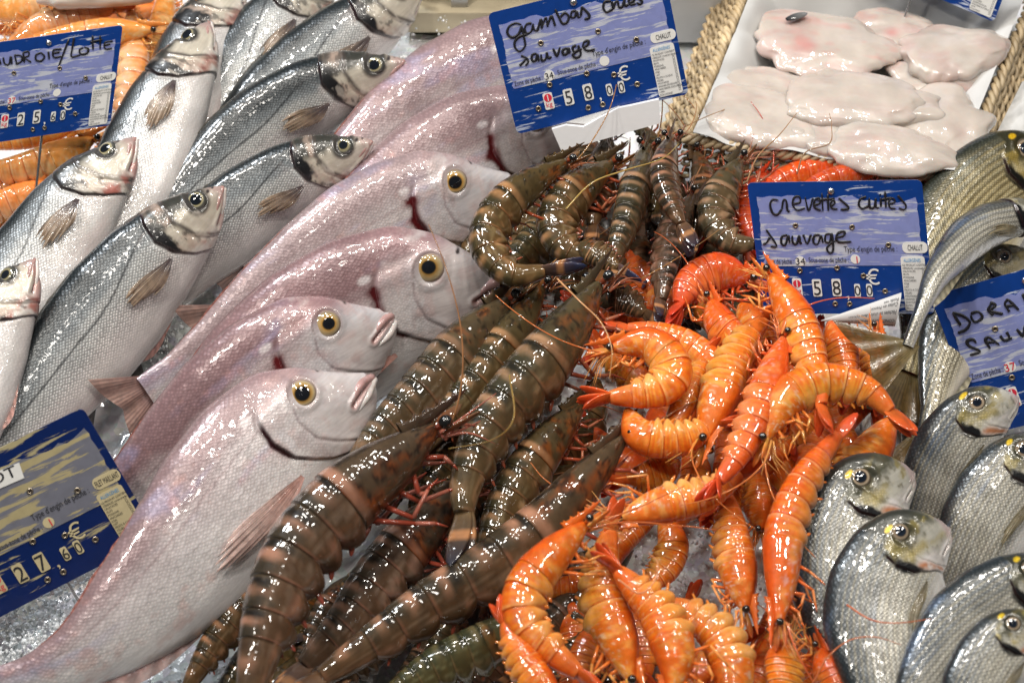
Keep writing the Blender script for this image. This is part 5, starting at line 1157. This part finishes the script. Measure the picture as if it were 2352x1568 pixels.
        c = s.w3(s.tp(1319, 4), .0012); r_ = .020 * s.w; Vd, Fd, Cd = dome(c, s.n, nrm(s.X), r_, r_ * .6, [(.5, .5, .5)] * 6, [.01, .3, .55, .75, .9, 1.0], 20); mesh('pin_head', Vd, Fd, M['pin'], s.root)
        a = s.w3((.5, .1), -.0025); b_ = s.w3((.5, 1.0), -.003); dn = nrm(b_ - a); t = max(.02, (b_[2] - .0) / max(.15, -dn[2])); tb = tube([a, b_, b_ + dn * min(t, .12)], [.0011, .0011, .0010], 8, 10); mesh('pin', tb[0], tb[1], M['pin'], s.root)
        if strokes: s.strokes('handwriting', strokes, conv, wid)


s1 = Sign("blue price sign handwritten 'gambas crues sauvage', 58,00 €, torn white card at its foot", (1120, 32), (405, -100), (68, 276), .125)
ST = [[(470, 275), (400, 260), (330, 300), (310, 370), (360, 420), (430, 390), (470, 310), (475, 290)], [(470, 290), (500, 430), (510, 520), (450, 575), (400, 540), (395, 470), (450, 410), (540, 385)],
      [(585, 260), (530, 270), (505, 330), (530, 375), (580, 350), (600, 270)], [(600, 265), (610, 330), (650, 345)], [(650, 345), (690, 215), (700, 320)], [(700, 310), (745, 195), (765, 300)], [(765, 290), (800, 190), (820, 200), (850, 290)],
      [(850, 105), (900, 210), (930, 260), (980, 255), (1005, 190), (960, 145), (910, 190)], [(1090, 120), (1040, 130), (1030, 190), (1070, 190), (1095, 130), (1110, 190), (1140, 180)], [(1140, 180), (1150, 90), (1160, 85), (1230, 160), (1230, 200), (1180, 215)],
      [(1480, 10), (1410, 20), (1395, 90), (1430, 135), (1500, 100)], [(1490, 15), (1510, 95), (1530, 25), (1560, 10)], [(1560, 10), (1570, 75), (1610, 70), (1630, -5)], [(1630, -5), (1640, 60), (1680, 50)],
      [(1690, 30), (1740, 5), (1720, -30), (1680, 0), (1700, 50), (1760, 40)], [(1770, -40), (1830, 10), (1810, 45), (1770, 30)],
      [(465, 625), (530, 655), (545, 700), (515, 740)], [(450, 740), (490, 700), (530, 650)], [(640, 600), (590, 620), (590, 680), (630, 680), (650, 610), (665, 690)], [(690, 610), (700, 680), (745, 660), (755, 590), (770, 650), (810, 640)],
      [(825, 545), (870, 630), (905, 530)], [(990, 540), (940, 560), (940, 610), (985, 600), (1000, 540), (1015, 600)], [(1090, 510), (1050, 530), (1060, 580), (1110, 560), (1110, 510), (1140, 610), (1090, 650), (1050, 620), (1100, 570), (1150, 550)],
      [(1160, 540), (1220, 500), (1225, 460), (1180, 470), (1165, 530), (1220, 570), (1300, 550)]]
s1.build('5800', 'CHALUT', '34', None, strokes=ST, conv=lambda x, y: (1102.5 + x * .2031, y * .2031), wid=.015)
tc = [(1268, 292), (1300, 283), (1340, 287), (1385, 262), (1420, 244), (1450, 238), (1512, 224), (1515, 278), (1420, 305), (1290, 342)]
k = s1.poly('torn_card', [s1.uv(*p) for p in tc], .0022, .0085, M['card']); 
wt = [(1268, 290), (1300, 280), (1345, 284), (1388, 259), (1425, 241), (1400, 250), (1330, 270)]
s1.poly('torn_paper', [s1.uv(*p) for p in wt], .0015, .0021, M['paper'])

s2 = Sign("blue price sign handwritten 'crevettes cuites sauvage', 58,00 €, standing among the cooked prawns", (1716, 420), (401, -7), (38, 300), .075)
ST = [[(350, 240), (290, 235), (265, 290), (290, 370), (340, 385), (385, 330)], [(385, 330), (400, 240), (430, 250), (440, 340), (465, 355)], [(500, 280), (570, 260), (560, 205), (510, 215), (495, 290), (540, 340), (620, 320)], [(620, 210), (655, 345), (700, 220)],
      [(710, 290), (770, 270), (760, 220), (720, 240), (715, 310), (780, 345)], [(790, 170), (800, 350)], [(740, 240), (920, 225)], [(850, 180), (855, 350)], [(880, 300), (920, 270), (905, 240), (880, 270), (890, 320), (950, 330)], [(960, 220), (1050, 300), (1050, 330), (980, 335)],
      [(1240, 205), (1180, 230), (1165, 290), (1200, 325), (1260, 300)], [(1270, 220), (1275, 310), (1320, 310), (1335, 220), (1340, 310), (1370, 315)], [(1385, 215), (1390, 310)], [(1380, 180), (1385, 190)], [(1430, 150), (1440, 320)], [(1390, 235), (1500, 215)],
      [(1460, 280), (1530, 260), (1510, 220), (1470, 250), (1480, 315), (1540, 325)], [(1560, 195), (1640, 290), (1625, 335), (1570, 320)],
      [(225, 540), (330, 700), (270, 710)], [(190, 690), (230, 670), (260, 620)], [(440, 590), (385, 610), (380, 680), (420, 690), (450, 600), (465, 680)], [(490, 600), (495, 670), (535, 680), (560, 600), (570, 670), (590, 670)], [(600, 590), (640, 680), (680, 590)],
      [(770, 590), (715, 600), (705, 670), (750, 680), (780, 600), (800, 670)], [(880, 580), (830, 590), (825, 660), (870, 660), (890, 580), (905, 740), (870, 775), (840, 730), (880, 680), (930, 650)], [(930, 620), (1010, 600), (1020, 560), (960, 570), (935, 630), (970, 665), (1090, 660)]]
s2.build('5800', 'CHALUT', '34', '1', strokes=ST, conv=lambda x, y: (1708.9 + x * .2262, 404.3 + y * .2262), wid=.014)

s3 = Sign("blue price sign handwritten 'DORADE SAUVAGE' in capitals, among the gilthead breams", (2137, 680), (450, -128), (120, 320), .070)
ST = [[(440, 610), (530, 750)], [(440, 610), (550, 640), (630, 710), (590, 790), (500, 830)], [(640, 620), (720, 600), (765, 660), (700, 710), (660, 690), (640, 640)], [(870, 500), (830, 580), (880, 640)], [(850, 500), (910, 530), (850, 590), (990, 625)],
      [(1040, 460), (1010, 520), (1060, 600)], [(1040, 460), (1160, 580)], [(1020, 540), (1110, 530)], [(1200, 410), (1260, 540)], [(1200, 410), (1330, 470), (1270, 560)], [(1400, 380), (1440, 500)], [(1400, 380), (1480, 350)], [(1420, 440), (1480, 420)], [(1440, 500), (1520, 475)],
      [(700, 940), (660, 900), (600, 920), (620, 970), (740, 1030), (630, 1070)], [(830, 870), (800, 910), (850, 1000)], [(830, 870), (950, 960)], [(810, 930), (900, 930)], [(960, 860), (1000, 910), (1060, 890), (1030, 820)], [(1060, 890), (1090, 890)], [(1140, 790), (1210, 860), (1230, 740)]]
s3.build('2450', 'CHALUT', '37', None, strokes=ST, conv=lambda x, y: (2094.8 + x * .2109, 588 + y * .2109), zc='red', wid=.017)

s4 = Sign("blue price sign handwritten 'BAUDROIE/LOTTE', 25,60 €, among the langoustines", (-43, 103), (325, -45), (-22, 233), .105)
ST = [[(-60, 590), (-20, 500), (10, 570)], [(40, 490), (55, 560), (105, 570), (130, 480), (140, 570)], [(175, 460), (200, 570)], [(170, 460), (250, 470), (260, 530), (190, 570)], [(275, 430), (290, 550)], [(275, 430), (340, 420), (340, 470), (290, 490), (370, 545)],
      [(490, 430), (430, 460), (430, 520), (490, 530), (530, 480), (485, 430)], [(575, 420), (585, 510)], [(730, 390), (640, 400), (630, 470), (660, 490), (730, 475)], [(630, 440), (710, 425)], [(820, 270), (700, 590)], [(880, 255), (860, 380), (850, 480), (950, 460)],
      [(990, 370), (945, 400), (960, 450), (1030, 440), (1050, 390), (1000, 365)], [(1100, 230), (1105, 400)], [(1190, 230), (1190, 390)], [(1070, 310), (1220, 275)], [(1340, 295), (1250, 310), (1240, 370), (1270, 390), (1330, 380)], [(1240, 345), (1310, 330)]]
s4.build('2560', 'CHALUT', '37', None, strokes=ST, conv=lambda x, y: (x * .1933, 36.75 + y * .1933), zc='red', wid=.015)

s5 = Sign("yellowed dark blue price sign with a printed PAGEOT sticker, 27,60 €", (-250, 1150), (440, -215), (188, 298), .072)
s5.build('2760', 'FILET MAILLANT', '37', '1', old=True)
cp = [(-140, 1138), (44, 1061), (56, 1096), (-128, 1176)]; s5.poly('name_sticker', [s5.uv(*p) for p in cp], .001, .0016, M['white'])
a = s5.uv(42, 1089); b_ = s5.uv(-124, 1160)
V, F = text_mesh('PAGEOT'); x0, x1 = V[:, 0].min(), V[:, 0].max(); t = (V[:, 0:1] - x0) / (x1 - x0); uv_ = b_ * (1 - t) + a * t + np.array([[.012, -.135]]) * V[:, 1:2] * .78
mesh('sticker_text', s5.w3(uv_, .0019), F, M['print'], s5.root, smooth=False)

s6 = Sign("blue price sign cut by the top edge, standing in the paper of the wicker basket", (1990, -330), (375, 160), (-70, 225), .115)
s6.build('1890', 'CHALUT', '27', None)

# rolled paper label at the foot of the crevettes sign
nl = s2.n; r7 = thing('rolled_label', 'curled white paper label printed upside down, at the foot of the crevettes sign', 'label', None, s2.f(1980, 745))
Pp = s2.P + s2.n * .012; g = lambda x, y: onplane(x, y, Pp, nl)
A0, T1_, B1_ = g(1882, 737), g(2040, 683), g(2026, 752)
n, m = 30, 24; u, v = np.meshgrid(np.linspace(0.02, 1, n), np.linspace(0, 1, m), indexing='ij')
ctr = (T1_ + B1_) / 2; ax = nrm(ctr - A0); up = nrm(T1_ - B1_); hw_ = np.linalg.norm(T1_ - B1_) / 2
ang = (v - .5) * R(290); E = A0 + (ctr + ax * .010 - A0) * u[..., None]
Rr = hw_ * 1.12 * u
Vc = E + up[None, None] * (Rr * np.sin(ang))[..., None] + nl[None, None] * (Rr * .55 * (np.cos(ang) - .6))[..., None]
Vc = np.concatenate([Vc, Vc - (up * np.sin(ang)[..., None] + nl * np.cos(ang)[..., None]) * .0005]).reshape(2, n * m, 3)
pm = M['paper']
mesh('paper_cone', Vc.reshape(-1, 3), np.vstack([gridF(n, m), gridF(n, m) + n * m]), pm, r7)
lines = [('CREVETTES SAUVAGES ENTIERES CUITES', .30), ('CONDITIONNEES SOUS ATMOSPHERE', .41), ('Pêchées au chalut dans l\'Océan', .53), ('Cuites en France', .63), ('Poids net', .70)]
VV, FF, o = [], [], 0
for w, vv in lines:
    V, F = text_mesh(w); x0 = V[:, 0].min(); uu = .97 - (V[:, 0] - x0) * .048; av = vv - V[:, 1] * .075
    ok = uu > .18; an = (av - .5) * R(290); Q = A0 + (ctr + ax * .010 - A0) * uu[:, None] + up * (hw_ * 1.12 * uu * np.sin(an))[:, None] + nl * (hw_ * 1.12 * uu * .55 * (np.cos(an) - .6) + .0006)[:, None]
    keep = [f for f in F if all(ok[i] for i in f)]; VV.append(Q); FF += [tuple(i + o for i in f) for f in keep]; o += len(Q)
mesh('printed_text', np.vstack(VV), FF, M['print'], r7, smooth=False)

# loose antennae trailing over the fish and the fillets
def whisker(label, pts, zs, col, r=.0006):
    P = [at(x, y, z) for (x, y), z in zip(pts, zs)]; tb = tube(P, [r, r * .8, r * .4], 6, 50, col)
    tag(mesh('loose_antenna', tb[0], tb[1], M['cooked'], None, tb[2], loc=P[0]), label, 'prawn antenna', 'loose prawn antennae')
whisker('long red antenna crossing the gill of a gilthead bream', [(1945, 1388), (2000, 1422), (2060, 1430), (2140, 1420)], (.16, .165, .17, .165), (.62, .16, .07))
whisker('curved orange antenna reaching up from the bottom prawn head over the humped bream', [(1868, 1568), (1900, 1510), (1950, 1470), (2010, 1462), (2070, 1480)], (.15, .16, .165, .17, .165), (.62, .18, .07))
whisker('looped pinkish antenna beside the big curled cooked prawn', [(1420, 1330), (1470, 1362), (1505, 1330), (1510, 1290), (1490, 1270)], (.19, .19, .19, .185, .18), (.72, .30, .15))
whisker('tan antenna arching from the raw prawns across the basket paper', [(1715, 420), (1740, 360), (1790, 310), (1830, 260)], (.14, .15, .15, .15), (.35, .2, .1), .0007)
whisker('thin brown antenna standing up over the fillets', [(1830, 400), (1850, 350), (1905, 330), (1910, 290), (1905, 260)], (.14, .15, .15, .15, .15), (.3, .18, .1), .0006)
whisker('olive antenna sweeping over the plump central tiger prawn', [(1170, 860), (1180, 960), (1130, 1010), (1030, 1030)], (.19, .2, .19, .18), (.26, .17, .05), .0007)
whisker('pale antenna running down from the blue-tailed prawn towards the C-shaped one', [(1280, 640), (1330, 690), (1380, 740), (1405, 800), (1400, 870)], (.17, .18, .18, .18, .17), (.62, .32, .15), .0007)
whisker('yellowish antenna looping under the gambas sign', [(1300, 480), (1360, 420), (1440, 390), (1520, 365), (1560, 330)], (.19, .19, .19, .19, .18), (.4, .28, .08), .0007)
